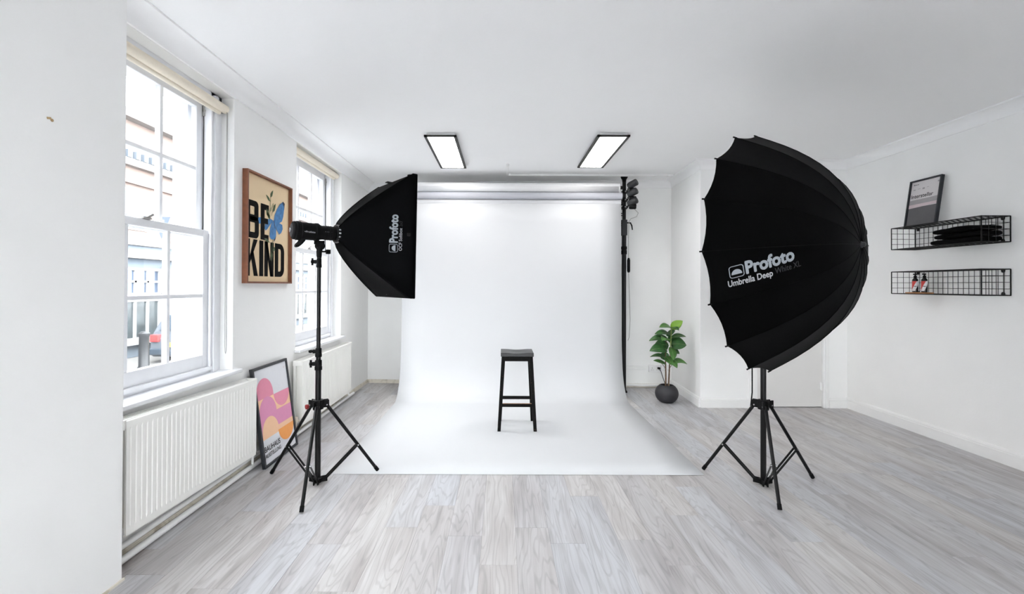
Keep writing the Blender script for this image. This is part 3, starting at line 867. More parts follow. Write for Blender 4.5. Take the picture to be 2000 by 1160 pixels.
# lettering runs up the near side panel
def sb_print(vert, s):
    t = 1 - s / SD
    hl, hv = sb_half(t)
    w = vert / hv
    pull = 1 - (0.10 * (1 - w * w) * math.sin(PI * t) * (1 - 0.3 * t))
    return sb_pt(-pull, w, t) - l2 * 0.0035
def sb_text(txt, v0, v1, s_base, h, m, bold=0.02):
    vs, fs, _ = text2d(txt, bold)
    MB().add([sb_print(lerp(v0, v1, x), s_base + y * h) for x, y in vs], fs).build('lettering', m, sbx)
sb_text('Profoto', -0.055, 0.152, 0.088, 0.056, 'print_grey', 0.042)
sb_text('OCF Softbox', -0.112, 0.055, 0.062, 0.021, 'print_white', 0.022)
sb_text("2x3'", 0.066, 0.108, 0.062, 0.021, 'print_dim', 0.008)
def logo(fn, name, m, parent):
    """rounded square outline with a half disc in it; fn maps 0..1 square"""
    mb = MB()
    def rr(i, r, n=5):
        pts = []
        for cx, cy, a0 in ((1 - i - r, 1 - i - r, 0), (i + r, 1 - i - r, 90), (i + r, i + r, 180), (1 - i - r, i + r, 270)):
            for k in range(n + 1):
                a = math.radians(a0 + 90 * k / n)
                pts.append((cx + r * math.cos(a), cy + r * math.sin(a)))
        return pts
    A, B = rr(0.0, 0.2), rr(0.055, 0.15)
    n = len(A)
    mb.add([fn(*p) for p in A + B], [(i, (i + 1) % n, n + (i + 1) % n, n + i) for i in range(n)])
    half = [(0.5 + 0.36 * math.cos(math.radians(a)), 0.27 + 0.42 * math.sin(math.radians(a))) for a in range(0, 181, 15)]
    mb.add([fn(0.5, 0.27)] + [fn(*p) for p in half], [(0, i, i + 1) for i in range(1, len(half))])
    mb.build(name, m, parent)
logo(lambda x, y: sb_print(lerp(-0.124, -0.063, x), 0.088 + y * 0.056), 'emblem', 'print_grey', sbx)

# --- deep round umbrella
UC = V(1.8221, 3.1863, 1.6204)
UTH, UEL, UPH, UH, UR = -0.9092, 0.0407, 7.8878, 0.560, 0.825
ua = V(math.cos(UTH) * math.cos(UEL), math.sin(UTH) * math.cos(UEL), math.sin(UEL))
uu = V(-ua.y, ua.x, 0).normalized()
uw = ua.cross(uu)
umb = thing('umbrella', 'huge deep black round photo umbrella with silver lettering on a stand', 'umbrella', tuple(UC), 'light shapers')
def u_rib(i, th, off=0.0):
    an = UPH + i * PI / 8
    x = th / (PI / 2)                    # 0 at the cap, 1 at the rim
    rr = UR * x
    hh = UH * max(0.0, 1 - x ** 2.65) ** (1 / 0.95)
    rad = uu * math.cos(an) + uw * math.sin(an)
    return UC + rad * (rr - off * x) + ua * (hh - off * (1 - 0.5 * x))
def u_pan(i, k, th, off=0.0):
    p = lerp(u_rib(i, th, off), u_rib(i + 1, th, off), k)
    q = 4 * k * (1 - k)
    an = UPH + (i + 0.5) * PI / 8
    rad = uu * math.cos(an) + uw * math.sin(an)
    return p - rad * (0.006 * q * math.sin(th))
def edge_th(k, tmax=PI / 2):
    return tmax - 0.017 * 4 * k * (1 - k)
NTH, NK = 14, 6
for i in range(16):
    gr = []
    for a in range(NTH + 1):
        gr.append([u_pan(i, j / NK, lerp(0.035, edge_th(j / NK), a / NTH)) for j in range(NK + 1)])
    mb = MB(); mb.sheet(gr)
    o = mb.build('cloth_panel', 'grey_cloth', umb, smooth=True)
    gr = [[u_pan(i, j / NK, lerp(0.035, edge_th(j / NK) - 0.004, a / NTH), 0.006) for j in range(NK + 1)] for a in range(NTH + 1)]
    mb = MB(); mb.sheet(gr)
    mb.build('lining', 'white_cloth', o, smooth=True)
    rb = MB().tube([u_rib(i, lerp(0.05, PI / 2, a / 12), 0.012) for a in range(13)], 0.004, 6)
    ro = rb.build('rib', 'chrome', umb, smooth=True)
    tip = u_rib(i, PI / 2)
    dr_ = (u_rib(i, PI / 2) - u_rib(i, PI / 2 - 0.05)).normalized()
    MB().cyl(tip - dr_ * 0.012, tip + dr_ * 0.012, 0.005, n=8).build('rib_tip', 'black_plastic', ro, smooth=True)
    MB().tube([u_pan(i, 0, lerp(0.035, PI / 2, a / 14), -0.001) for a in range(15)], 0.0022, 5).build('seam', 'grey_cloth', o, smooth=True)
MB().lathe(UC + ua * (UH - 0.012), ua, [(0, 0.034), (0.010, 0.032), (0.016, 0.016), (0.03, 0.014), (0.034, 0.008)], 20).build('cap', 'charcoal', umb, smooth=True)
MB().cyl(UC + ua * (UH - 0.01), UC - ua * 0.25, 0.005, n=10).build('shaft', 'chrome', umb, smooth=True)
# the flash inside, facing into the umbrella
flash_head(ua, UC - ua * 0.02 + V(0, 0, -0.05) , 0.30, (ux, uy), 1.475, 'black flash head inside the deep round umbrella', None)
# lettering on the panel just under the middle
TI = 4
_tab = []
_acc, _prev = 0.0, None
for q in range(201):
    th = lerp(PI / 2 - 0.017, 0.05, q / 200)
    p = u_pan(TI, 0.5, th)
    if _prev is not None: _acc += (p - _prev).length
    _tab.append((_acc, th)); _prev = p
def u_at(x):
    for (s0, t0), (s1, t1) in zip(_tab, _tab[1:]):
        if s1 >= x: return lerp(t0, t1, (x - s0) / (s1 - s0 + 1e-9))
    return _tab[-1][1]
def u_print(x, y):
    th = u_at(x)
    A, B = u_rib(TI, th, -0.0), u_rib(TI + 1, th, -0.0)
    e = (A - B); wd = e.length
    k = 1.0 - (y + 0.115) / wd        # lines run parallel to the lower rib
    an = UPH + (TI + 0.5) * PI / 8
    rad = uu * math.cos(an) + uw * math.sin(an)
    return u_pan(TI, k, th) + (rad * 0.75 + ua * 0.66) * 0.004
def u_text(txt, x0, x1, y0, h, m, bold):
    vs, fs, _ = text2d(txt, bold)
    MB().add([u_print(lerp(x0, x1, x), y0 + y * h) for x, y in vs], fs).build('lettering', m, umb)
UX, UY = 0.108, 0.0
u_text('Profoto', UX + 0.088, UX + 0.350, UY + 0.010, 0.078, 'print_grey', 0.042)
u_text('Umbrella Deep', UX - 0.014, UX + 0.225, UY - 0.040, 0.037, 'print_white', 0.022)
u_text('White XL', UX + 0.238, UX + 0.378, UY - 0.033, 0.033, 'print_dim', 0.008)
logo(lambda x, y: u_print(UX + x * 0.080, UY + 0.006 + y * 0.070), 'emblem', 'print_grey', umb)

# power cord hanging from the flash inside the umbrella
pc = MB().tube([PU(-0.02, 0.06, 1.50), PU(-0.02, 0.10, 1.30), PU(-0.015, 0.115, 1.0), PU(-0.015, 0.115, 0.62), PU(-0.03, 0.10, 0.56), PU(-0.055, 0.06, 0.535)], 0.0045, 8)
tag(pc.build('power_cord', 'black_plastic', None, smooth=True, origin=(ux, uy + 0.1, 0.53)), 'thin black power cord hanging below the round umbrella beside its stand', 'cord')

# --- stool
stl = thing('stool', 'tall worn black wooden stool with saddle seat on the white paper', 'stool', (0.146, 4.50, 0))
SXc = 0.146
ZSEAT = 0.742
sf = MB()
NX, NY = 14, 6
def seat_z(x, y):
    u = x / 0.158
    return ZSEAT - 0.013 * max(0, 1 - (u / 0.62) ** 2) ** 1.0 * (0.75 + 0.25 * math.cos((y) * 3))
top = [[V(SXc + lerp(-0.158, 0.158, i / NX), 4.50 + lerp(-0.145, 0.145, j / NY), seat_z(lerp(-0.158, 0.158, i / NX), lerp(-1, 1, j / NY))) for j in range(NY + 1)] for i in range(NX + 1)]
bot = [[V(p.x, p.y, ZSEAT - 0.036) for p in r] for r in top]
ns = (NX + 1) * (NY + 1)
sf.sheet(top); sf.sheet(bot)
def gi(i, j): return i * (NY + 1) + j
loop = [gi(i, 0) for i in range(NX + 1)] + [gi(NX, j) for j in range(1, NY + 1)] + [gi(i, NY) for i in range(NX - 1, -1, -1)] + [gi(0, j) for j in range(NY - 1, 0, -1)]
for a, b in zip(loop, loop[1:] + loop[:1]):
    sf.f.append((a, b, b + ns, a + ns))
sf.build('seat', 'stool_seat', stl, smooth=True, bevel=0.004)
LT = [(-0.132, 4.385), (0.132, 4.385), (-0.130, 4.615), (0.130, 4.615)]
LB = [(-0.172, 4.338), (0.172, 4.338), (-0.165, 4.672), (0.165, 4.672)]
def leg_at(i, z):
    k = z / (ZSEAT - 0.036)
    return V(SXc + lerp(LB[i][0], LT[i][0], k), lerp(LB[i][1], LT[i][1], k), z)
for i in range(4):
    lg = MB()
    p0, p1 = leg_at(i, 0.0), leg_at(i, ZSEAT - 0.034)
    r = []
    for p, h in ((p0, 0.0155), (p1, 0.018)):
        r.append([p + V(-h, -h, 0), p + V(h, -h, 0), p + V(h, h, 0), p + V(-h, h, 0)])
    lg.rings(r)
    lg.build('leg', 'stool', stl, bevel=0.003)
for a, b, z, nm in ((0, 1, 0.683, 'apron'), (2, 3, 0.683, 'apron'), (0, 2, 0.683, 'apron'), (1, 3, 0.683, 'apron')):
    MB().bar(leg_at(a, z), leg_at(b, z), 0.02, 0.046).build(nm, 'stool', stl, bevel=0.002)
for a, b in ((0, 1), (2, 3)):
    o = MB().bar(leg_at(a, 0.245), leg_at(b, 0.245), 0.024, 0.030).build('rung', 'stool', stl, bevel=0.003)
    if a == 0:
        c0, c1 = leg_at(0, 0.2605), leg_at(1, 0.2605)
        MB().bar(c0 + V(0.02, 0, 0), c1 + V(-0.02, 0, 0), 0.021, 0.002).build('worn_top', 'stool_worn', o)

# --- ceiling light panels
def lamp(xc, y0, y1, label):
    t = thing('ceiling_light', label, 'ceiling light', (xc, (y0 + y1) / 2, ZC), 'ceiling light panels')
    w = 0.153; z = 2.79
    MB().box(xc - w + 0.02, xc + w - 0.02, y0 + 0.02, y1 - 0.02, z + 0.008, ZC).build('mount_box', 'gloss_white', t)
    f = MB()
    for a, b, c, d_ in ((xc - w, xc - w + 0.027, y0, y1), (xc + w - 0.027, xc + w, y0, y1), (xc - w, xc + w, y0, y0 + 0.024), (xc - w, xc + w, y1 - 0.02, y1)):
        f.box(a, b, c, d_, z - 0.002, z + 0.014)
    f.build('frame', 'lamp_frame', t)
    MB().box(xc - w + 0.02, xc + w - 0.02, y0 + 0.02, y1 - 0.02, z + 0.003, z + 0.009).build('diffuser', 'lamp_glow', t)
lamp(-0.590, 4.275, 5.455, 'slim grey framed ceiling light panel nearer the windows')
lamp(1.042, 4.255, 5.41, 'slim grey framed ceiling light panel nearer the door')

# --- radiators
def radiator(y0, y1, z0, z1, tilt, xw, xf, label, endcap):
    yc = (y0 + y1) / 2
    def T(x, y, z):
        return V(x, y, z - (y - yc) * tilt)
    t = thing('radiator', label, 'radiator', (xw, yc, z0), 'white panel radiators')
    pitch = 0.0333
    n = int((y1 - y0 - 0.03) / pitch)
    s = (y1 - y0 - 0.03) / n
    # front panel: pressed flutes between flat top and bottom bands
    rows = []
    zb, zt = z0 + 0.045, z1 - 0.042
    def prof(flat):
        pts = [(y0, 0)]
        for i in range(n):
            a = y0 + 0.015 + i * s
            dpt = 0 if flat else -0.0035
            pts += [(a, 0), (a + s * 0.12, dpt), (a + s * 0.30, dpt), (a + s * 0.42, 0), (a + s * 0.999, 0)]
        pts.append((y1, 0))
        return pts
    for z, flat, dx in ((z0, True, -0.012), (z0 + 0.006, True, 0), (zb - 0.006, True, 0), (zb + 0.008, False, 0), (zt - 0.008, False, 0), (zt + 0.006, True, 0), (z1 - 0.006, True, 0), (z1, True, -0.008)):
        rows.append([T(xf + a + dx, y, z) for y, a in prof(flat)])
    mb = MB(); mb.sheet(rows)
    o = mb.build('front_panel', 'radiator', t, smooth=False)
    md = o.modifiers.new('thickness', 'SOLIDIFY'); md.thickness = 0.008; md.offset = -1
    # rear panel
    bk = MB(); bk.prism([(y0 + 0.004, z0 + 0.01), (y1 - 0.004, z0 + 0.01), (y1 - 0.004, z1 - 0.02), (y0 + 0.004, z1 - 0.02)], lambda a, b, q: T(q, a, b), xw + 0.006, xw + 0.018)
    bk.build('rear_panel', 'radiator', t, bevel=0.003)
    fins = MB()
    for i in range(n):
        a = y0 + 0.03 + i * s
        fins.prism([(a, z0 + 0.03), (a + 0.001, z0 + 0.03), (a + 0.001, z1 - 0.03), (a, z1 - 0.03)], lambda p, q, r: T(r, p, q), xw + 0.018, xf - 0.012)
    fins.build('convector_fins', 'radiator', t)
    # top grille
    gr = MB()
    for i in range(5):
        x = lerp(xw + 0.012, xf - 0.012, i / 4)
        gr.prism([(y0, z1 - 0.006), (y1, z1 - 0.006), (y1, z1 + 0.002), (y0, z1 + 0.002)], lambda a, b, q: T(q, a, b), x - 0.004, x + 0.004)
    m2 = int((y1 - y0) / 0.035)
    for i in range(m2 + 1):
        a = lerp(y0, y1 - 0.006, i / m2)
        gr.prism([(a, z1 - 0.008), (a + 0.006, z1 - 0.008), (a + 0.006, z1 - 0.001), (a, z1 - 0.001)], lambda p, q, r: T(r, p, q), xw + 0.01, xf - 0.006)
    gr.build('top_grille', 'radiator', t)
    for e, sg in ((y0, -1), (y1, 1)):
        cp = MB(); cp.prism([(e, z1 - 0.045), (e + sg * 0.014, z1 - 0.045), (e + sg * 0.014, z1 + 0.003), (e, z1 + 0.003)], lambda p, q, r: T(r, p, q), xw + 0.006, xf - 0.002)
        cp.prism([(e, z0 + 0.012), (e + sg * 0.006, z0 + 0.012), (e + sg * 0.006, z1 - 0.045), (e, z1 - 0.045)], lambda p, q, r: T(r, p, q), xw + 0.006, xw + 0.03)
        cp.build('end_cap', 'radiator', t, bevel=0.003)
        # valve
        xm = (xw + xf) / 2
        v = MB()
        p = T(xm, e + sg * 0.035, z0 + 0.045)
        v.cyl(T(xm, e - sg * 0.02, z0 + 0.045), p, 0.010, n=10)
        v.cyl(V(p.x, p.y, 0.06), p + V(0, 0, 0.01), 0.0085, n=10)
        v.lathe(p + V(0, 0, -0.015), (0, 0, 1), [(0, 0.013), (0.02, 0.015), (0.022, 0.018), (0.06, 0.016), (0.064, 0.012)], 12)
        v.build('valve', 'gloss_white' if sg > 0 else 'cream', t, smooth=True)
    return t
radiator(2.19, 3.345, 0.155, 0.716, 0.032, XL + 0.02, -1.80, 'long white ribbed radiator under the near window', True)
radiator(4.12, 5.455, 0.112, 0.700, -0.002, XL + 0.02, -1.80, 'white ribbed radiator under the far window behind the flash stand', True)
# heating pipes along the wall
tag(MB().cyl((-1.880, YPIER, 0.088), (-1.880, 5.56, 0.088), 0.0145, n=14).build('heating_pipe', 'gloss_white', None, smooth=True, origin=(-1.88, YPIER, 0.07)), 'upper white heating pipe under the radiators', 'pipe', 'heating pipes along the window wall')
tag(MB().cyl((-1.866, YPIER, 0.030), (-1.866, 5.73, 0.030), 0.0175, n=14).build('heating_pipe', 'gloss_white', None, smooth=True, origin=(-1.866, YPIER, 0.0)), 'lower white heating pipe close to the floor under the radiators', 'pipe', 'heating pipes along the window wall')

# --- roller blinds
def blind(y0, y1, label, zt):
    t = thing('roller_blind', label, 'blind', (-1.955, (y0 + y1) / 2, zt), 'cream roller blinds')
    MB().lathe((-1.955, y0, zt - 0.036), (0, 1, 0), [(0, 0.02), (0.002, 0.029), (y1 - y0 - 0.010, 0.030), (y1 - y0, 0.020)], 24).build('fabric_roll', 'cream', t, smooth=True)
    b = MB(); b.lathe((-1.972, y0 + 0.02, zt - 0.071), (0, 1, 0), [(0, 0.011), (0.002, 0.0145), (y1 - y0 - 0.07, 0.0145), (y1 - y0 - 0.068, 0.014)], 16)
    b.build('bottom_bar', 'cream', t, smooth=True)
    br = MB(); br.box(-1.99, -1.965, y1, y1 + 0.006, zt - 0.06, zt)
    br.box(-1.99, -1.965, y0 - 0.006, y0, zt - 0.06, zt)
    br.build('bracket', 'chain', t)
    return t
b1 = blind(2.15, 3.205, 'cream roller blind rolled up over the near window', 2.655)
ch = MB(); 
pts = [(-1.94, 3.20, 2.60), (-1.94, 3.203, 1.6), (-1.94, 3.205, 0.96), (-1.938, 3.200, 0.92), (-1.936, 3.19, 0.905), (-1.934, 3.182, 0.92), (-1.934, 3.178, 0.96), (-1.936, 3.182, 1.6), (-1.936, 3.185, 2.60)]
ch.tube(pts, 0.0022, 6)
ch.build('pull_chain', 'chain', b1, smooth=True)
blind(4.225, 5.36, 'cream roller blind rolled up over the far window', 2.70)

# --- framed BE KIND poster on the window wall
po = thing('framed_poster', 'walnut framed cream poster reading BE KIND with a blue butterfly', 'poster', (XL, 3.70, 1.40), 'framed posters')
PY0, PY1, PZ0, PZ1, PXF = 3.335, 4.045, 1.398, 2.243, -1.868
fw = 0.014
f = MB()
f.box(XL, PXF, PY0, PY0 + fw, PZ0, PZ1); f.box(XL, PXF, PY1 - fw, PY1, PZ0, PZ1)
f.box(XL, PXF, PY0 + fw, PY1 - fw, PZ0, PZ0 + fw); f.box(XL, PXF, PY0 + fw, PY1 - fw, PZ1 - fw, PZ1)
f.build('frame', 'walnut', po, bevel=0.0015)
XP = -1.898
pr = MB().box(XL, XP, PY0 + fw, PY1 - fw, PZ0 + fw, PZ1 - fw).build('print', 'print_cream', po)
def pk(u, v, t=0.0):
    return V(XP + 0.0006 + t, lerp(PY0 + fw + 0.01, PY1 - fw - 0.01, u), lerp(PZ0 + fw, PZ1 - fw, v))
def flat_poly(parent, polys, m, name, fn, t):
    mb = MB()
    for p in polys:
        mb.prism(p, lambda a, b, q: fn(a, b, q), t, t + 0.0004)
    return mb.build(name, m, parent)
LW = 0.088
def band(pts_o, pts_i):
    """quads between an outer and inner path"""
    return [[pts_o[i], pts_o[i + 1], pts_i[i + 1], pts_i[i]] for i in range(len(pts_o) - 1)]
def bowl(x0, x1, y0, y1, sw, hw):
    """right-hand rounded bowl from the stem: outer and inner rounded paths"""
    r = min((x1 - x0) * 0.75, (y1 - y0) * 0.32); ri = max(r - sw * 0.9, 0.012); rv, rvi = r * 0.8, max(r * 0.8 - hw, 0.01)
    O, I = [(x0, y1)], [(x0, y1 - hw)]
    for k in range(0, 7):
        a = math.radians(90 - 15 * k)
        O.append((x1 - r + r * math.cos(a), y1 - rv + rv * math.sin(a)))
        I.append((x1 - sw - ri + ri * math.cos(a), y1 - hw - rvi + rvi * math.sin(a)))
    for k in range(0, 7):
        a = math.radians(0 - 15 * k)
        O.append((x1 - r + r * math.cos(a), y0 + rv + rv * math.sin(a)))
        I.append((x1 - sw - ri + ri * math.cos(a), y0 + hw + rvi + rvi * math.sin(a)))
    O.append((x0, y0)); I.append((x0, y0 + hw))
    return band(O, I)
def rect(x0, x1, y0, y1): return [(x0, y0), (x1, y0), (x1, y1), (x0, y1)]
T0, T1, T2, T3 = 0.405, 0.755, 0.052, 0.395
HB = 0.055
letters = []
# B
letters += [rect(0.0, LW, T0, T1)] + bowl(LW, 0.265, 0.568, T1, LW, HB) + bowl(LW, 0.275, T0, 0.606, LW, HB)
# E
letters += [rect(0.315, 0.315 + LW, T0, T1), rect(0.315 + LW, 0.50, T0, T0 + HB), rect(0.315 + LW, 0.50, T1 - HB, T1), rect(0.315 + LW, 0.485, 0.565, 0.565 + HB)]
# K
letters += [rect(0.0, LW, T2, T3), [(LW, 0.17), (LW, 0.235), (0.165, T3), (0.25, T3)], [(0.105, 0.245), (0.155, 0.30), (0.262, T2), (0.172, T2)]]
# I
letters += [rect(0.29, 0.29 + LW, T2, T3)]
# N
letters += [rect(0.405, 0.405 + LW - 0.008, T2, T3), rect(0.545, 0.545 + LW - 0.008, T2, T3), [(0.405 + LW - 0.008, T3), (0.45, T3), (0.545, T2), (0.58, T2)][:0] or [(0.42, T3), (0.475, T3), (0.60, T2), (0.545, T2)]]
# D
letters += [rect(0.655, 0.655 + LW, T2, T3)] + bowl(0.655 + LW, 0.90, T2, T3, LW, HB)
LET = letters
stemp = [[(0.515, 0.60), (0.525, 0.60), (0.545, 0.84), (0.538, 0.84)], [(0.55, 0.25), (0.56, 0.25), (0.62, 0.46), (0.61, 0.46)], [(0.56, 0.66), (0.566, 0.66), (0.63, 0.78), (0.622, 0.78)]]
def leafp(x0, y0, x1, y1, w):
    dx, dy = x1 - x0, (y1 - y0) * 1.25
    L = math.hypot(dx, dy); nx, ny = -dy / L, dx / L / 1.25
    return [(x0, y0), (x0 + (x1 - x0) * .35 + nx * w, y0 + (y1 - y0) * .35 + ny * w), (x0 + (x1 - x0) * .7 + nx * w * .7, y0 + (y1 - y0) * .7 + ny * w * .7), (x1, y1),
            (x0 + (x1 - x0) * .7 - nx * w * .7, y0 + (y1 - y0) * .7 - ny * w * .7), (x0 + (x1 - x0) * .35 - nx * w, y0 + (y1 - y0) * .35 - ny * w)]
flat_poly(pr, stemp + [leafp(0.535, 0.84, 0.60, 0.925, 0.022), leafp(0.535, 0.80, 0.43, 0.855, 0.020), leafp(0.60, 0.70, 0.665, 0.80, 0.024), leafp(0.50, 0.64, 0.44, 0.72, 0.03), leafp(0.48, 0.70, 0.52, 0.62, 0.035),
    leafp(0.40, 0.42, 0.53, 0.39, 0.018), leafp(0.60, 0.30, 0.66, 0.36, 0.02), leafp(0.59, 0.30, 0.57, 0.2, 0.016)], 'leaf_ink', 'leaf_sprig', pk, 0.0010)
flat_poly(pr, [leafp(0.52, 0.66, 0.50, 0.73, 0.02), leafp(0.57, 0.74, 0.61, 0.80, 0.016), leafp(0.53, 0.70, 0.58, 0.76, 0.018)], 'pale_ink', 'buds', pk, 0.0013)
wing = [[(0.62, 0.62), (0.64, 0.68), (0.70, 0.75), (0.78, 0.81), (0.86, 0.845), (0.90, 0.83), (0.885, 0.76), (0.865, 0.69), (0.83, 0.635), (0.76, 0.61)],
        [(0.62, 0.62), (0.76, 0.61), (0.84, 0.60), (0.85, 0.555), (0.815, 0.515), (0.76, 0.49), (0.70, 0.53)],
        [(0.62, 0.62), (0.68, 0.54), (0.68, 0.47), (0.63, 0.43), (0.56, 0.425), (0.52, 0.45), (0.53, 0.53), (0.57, 0.60)],
        [(0.61, 0.62), (0.55, 0.58), (0.47, 0.52), (0.43, 0.50), (0.40, 0.52), (0.42, 0.57), (0.47, 0.615), (0.54, 0.63)],
        [(0.47, 0.615), (0.40, 0.57), (0.30, 0.555), (0.20, 0.55), (0.17, 0.575), (0.22, 0.605), (0.33, 0.62)]]
flat_poly(pr, wing[3:], 'blue', 'butterfly_wings', pk, 0.0)
flat_poly(pr, LET, 'ink', 'lettering', pk, 0.0006)
flat_poly(pr, wing[:3], 'blue', 'butterfly_wings', pk, 0.0016)
flat_poly(pr, [[(0.83, 0.835), (0.86, 0.847), (0.90, 0.832), (0.887, 0.765), (0.875, 0.80)], [(0.61, 0.625), (0.625, 0.625), (0.655, 0.545), (0.645, 0.54)],
    [(0.68, 0.47), (0.63, 0.43), (0.62, 0.40), (0.66, 0.43)]], 'blue_dark', 'butterfly_markings', pk, 0.0021)

# --- framed poster leaning by the radiator
fp = thing('framed_poster', 'black framed poster of pink and orange arches leaning on the window wall', 'poster', (-1.77, 3.68, 0), 'framed posters')
LQ0, LQ1, LQT0, LQT1 = 3.422, 3.968, 3.412, 3.958
FH = 0.757
lean = math.asin(0.097 / FH)
def lp(u, v, t):
    """u across in metres from the near edge, v up the frame in metres, t out of the face"""
    up = V(-math.sin(lean), 0, math.cos(lean)); out = V(math.cos(lean), 0, math.sin(lean))
    return V(-1.782, LQ0, 0.001) + V(0, 1, 0) * (u - 0.018 * v / FH) + up * v + out * t
WFR = LQ1 - LQ0
f = MB(); b_ = 0.020
for a0, a1, c0, c1 in ((0, b_, 0, FH), (WFR - b_, WFR, 0, FH), (b_, WFR - b_, 0, b_), (b_, WFR - b_, FH - b_, FH)):
    f.prism(rect(a0, a1, c0, c1), lp, -0.012, 0.014)
f.build('frame', 'frame_black', fp, bevel=0.0015)
MB().prism(rect(b_, WFR - b_, b_, FH - b_), lp, -0.011, -0.004).build('backing', 'backing', fp)
pp = MB().prism(rect(b_, WFR - b_, b_, FH - b_), lp, -0.004, 0.004).build('print', 'paper_white', fp)
def bp2(u, v, t):
    return lp(lerp(b_, WFR - b_, u), lerp(b_, FH - b_, v), 0.0045 + t)
AR = (WFR - 2 * b_) / (FH - 2 * b_)
def arch(x0, x1, yb, yt):
    r = (x1 - x0) / 2; ry = r * AR
    return [(x0, yb)] + [(x1, yb)] + [((x0 + x1) / 2 + r * math.cos(math.radians(a)), yt - ry + ry * math.sin(math.radians(a))) for a in range(0, 181, 12)]
def half_down(x0, x1, yt, depth):
    return [((x0 + x1) / 2 + (x1 - x0) / 2 * math.cos(math.radians(a)), yt - depth * math.sin(math.radians(a))) for a in range(0, 181, 12)]
flat_poly(pp, [rect(0, 1, 0.50, 0.68)], 'p_peach', 'peach_band', bp2, 0.0)
flat_poly(pp, [rect(0.5, 1, 0.33, 0.50), rect(0, 0.5, 0.27, 0.50)], 'p_lilac', 'lilac_block', bp2, 0.0003)
flat_poly(pp, [arch(0.0, 0.49, 0.68, 0.895), half_down(0.49, 1.0, 0.68, 0.165)], 'p_pink', 'rose_arch', bp2, 0.0004)
flat_poly(pp, [arch(0.02, 0.52, 0.46, 0.69)], 'p_lilac', 'lilac_arch', bp2, 0.0008)
flat_poly(pp, [arch(0.03, 0.52, 0.255, 0.47), rect(0.5, 1, 0.27, 0.33)], 'p_peach', 'peach_arch', bp2, 0.0012)
flat_poly(pp, [half_down(0.49, 1.0, 0.275, 0.16)], 'p_orange', 'orange_half_disc', bp2, 0.0014)
flat_poly(pp, [rect(0, 0.5, 0.2, 0.256)], 'paper_white', 'paper_strip', bp2, 0.0013)
for txt, x0, x1, y0, h in (('BAUHAUS', 0.03, 0.50, 0.125, 0.060), ('AUSSTELLUNG', 0.03, 0.50, 0.062, 0.042)):
    vs, fs, _ = text2d(txt, 0.012)
    MB().add([bp2(lerp(x0, x1, x), y0 + y * h, 0.0018) for x, y in vs], fs).build('lettering', 'ink', pp)
flat_poly(pp, [rect(0.90, 0.935, 0.925, 0.945)], 'p_grey1', 'publisher_mark', bp2, 0.0005)

# --- wire shelves on the right wall
def wire_shelf(z0, z1, label):
    x0, x1, y0, y1 = 3.722, XR - 0.006, 3.535, 4.352
    t = thing('wire_shelf', label, 'shelf', (XR, (y0 + y1) / 2, z0), 'wire basket shelves')
    nx, ny, nz = 4, 18, 4
    r, R = 0.0021, 0.0042
    X = [lerp(x0, x1, i / nx) for i in range(nx + 1)]; Y = [lerp(y0, y1, i / ny) for i in range(ny + 1)]; Z = [lerp(z0, z1, i / nz) for i in range(nz + 1)]
    fr = MB()
    for z in (z0, z1):
        for x in (x0, x1): fr.cyl((x, y0, z), (x, y1, z), R, n=8)
        for y in (y0, y1): fr.cyl((x0, y, z), (x1, y, z), R, n=8)
    for x in (x0, x1):
        for y in (y0, y1): fr.cyl((x, y, z0), (x, y, z1), R, n=8)
    fr.build('edge_frame', 'black_metal', t, smooth=True)
    back = MB()
    for y in Y[1:-1]: back.cyl((x1, y, z0), (x1, y, z1), r, n=6)
    for z in Z[1:-1]: back.cyl((x1 - r, y0, z), (x1 - r, y1, z), r, n=6)
    back.build('back_mesh', 'black_metal', t, smooth=True)
    for z, nm in ((z0, 'bottom_mesh'), (z1, 'top_mesh')):
        b = MB()
        for y in Y[1:-1]: b.cyl((x0, y, z), (x1, y, z), r, n=6)
        for x in X[1:-1]: b.cyl((x, y0, z - r), (x, y1, z - r), r, n=6)
        b.build(nm, 'black_metal', t, smooth=True)
    for y in (y0, y1):
        e = MB()
        for x in X[1:-1]: e.cyl((x, y, z0), (x, y, z1), r, n=6)
        for z in Z[1:-1]: e.cyl((x0, y - r, z), (x1, y - r, z), r, n=6)
        e.build('end_mesh', 'black_metal', t, smooth=True)
    for y in (y0 + 0.05, y1 - 0.035):
        for z, sg in ((z1, -1), (z0, 1)):
            p = [(y - 0.014, z), (y + 0.014, z), (y + 0.014, z + sg * 0.014), (y + 0.008, z + sg * 0.026), (y - 0.008, z + sg * 0.026), (y - 0.014, z + sg * 0.014)]
            MB().prism(p, lambda a, b, q: V(q, a, b), x1 - 0.006, x1 - 0.002).build('hanging_bracket', 'black_metal', t)
    return t
wire_shelf(1.742, 1.943, 'upper black wire basket shelf with folded clothes inside')
wire_shelf(1.324, 1.529, 'lower black wire basket shelf with two bottles inside')

# framed print on the upper shelf
ff = thing('framed_print', 'small black framed grey print titled Interstellar leaning on the upper shelf', 'picture', (3.84, 4.19, 1.947))
FL = math.asin((3.924 - 3.858) / 0.452)
def fq(u, v, t):
    up = V(math.sin(FL), 0, math.cos(FL)); out = V(-math.cos(FL), 0, math.sin(FL))
    return V(3.858, 4.362, 1.949) + V(0, -1, 0) * u + up * v + out * t
FWd, FHt, fb = 0.318, 0.448, 0.014
f = MB()
for a0, a1, c0, c1 in ((0, fb, 0, FHt), (FWd - fb, FWd, 0, FHt), (fb, FWd - fb, 0, fb), (fb, FWd - fb, FHt - fb, FHt)):
    f.prism(rect(a0, a1, c0, c1), fq, -0.014, 0.014)
f.build('frame', 'frame_black', ff, bevel=0.001)
ip = MB().prism(rect(fb, FWd - fb, fb, FHt - fb), fq, -0.012, 0.0).build('print', 'p_grey1', ff)
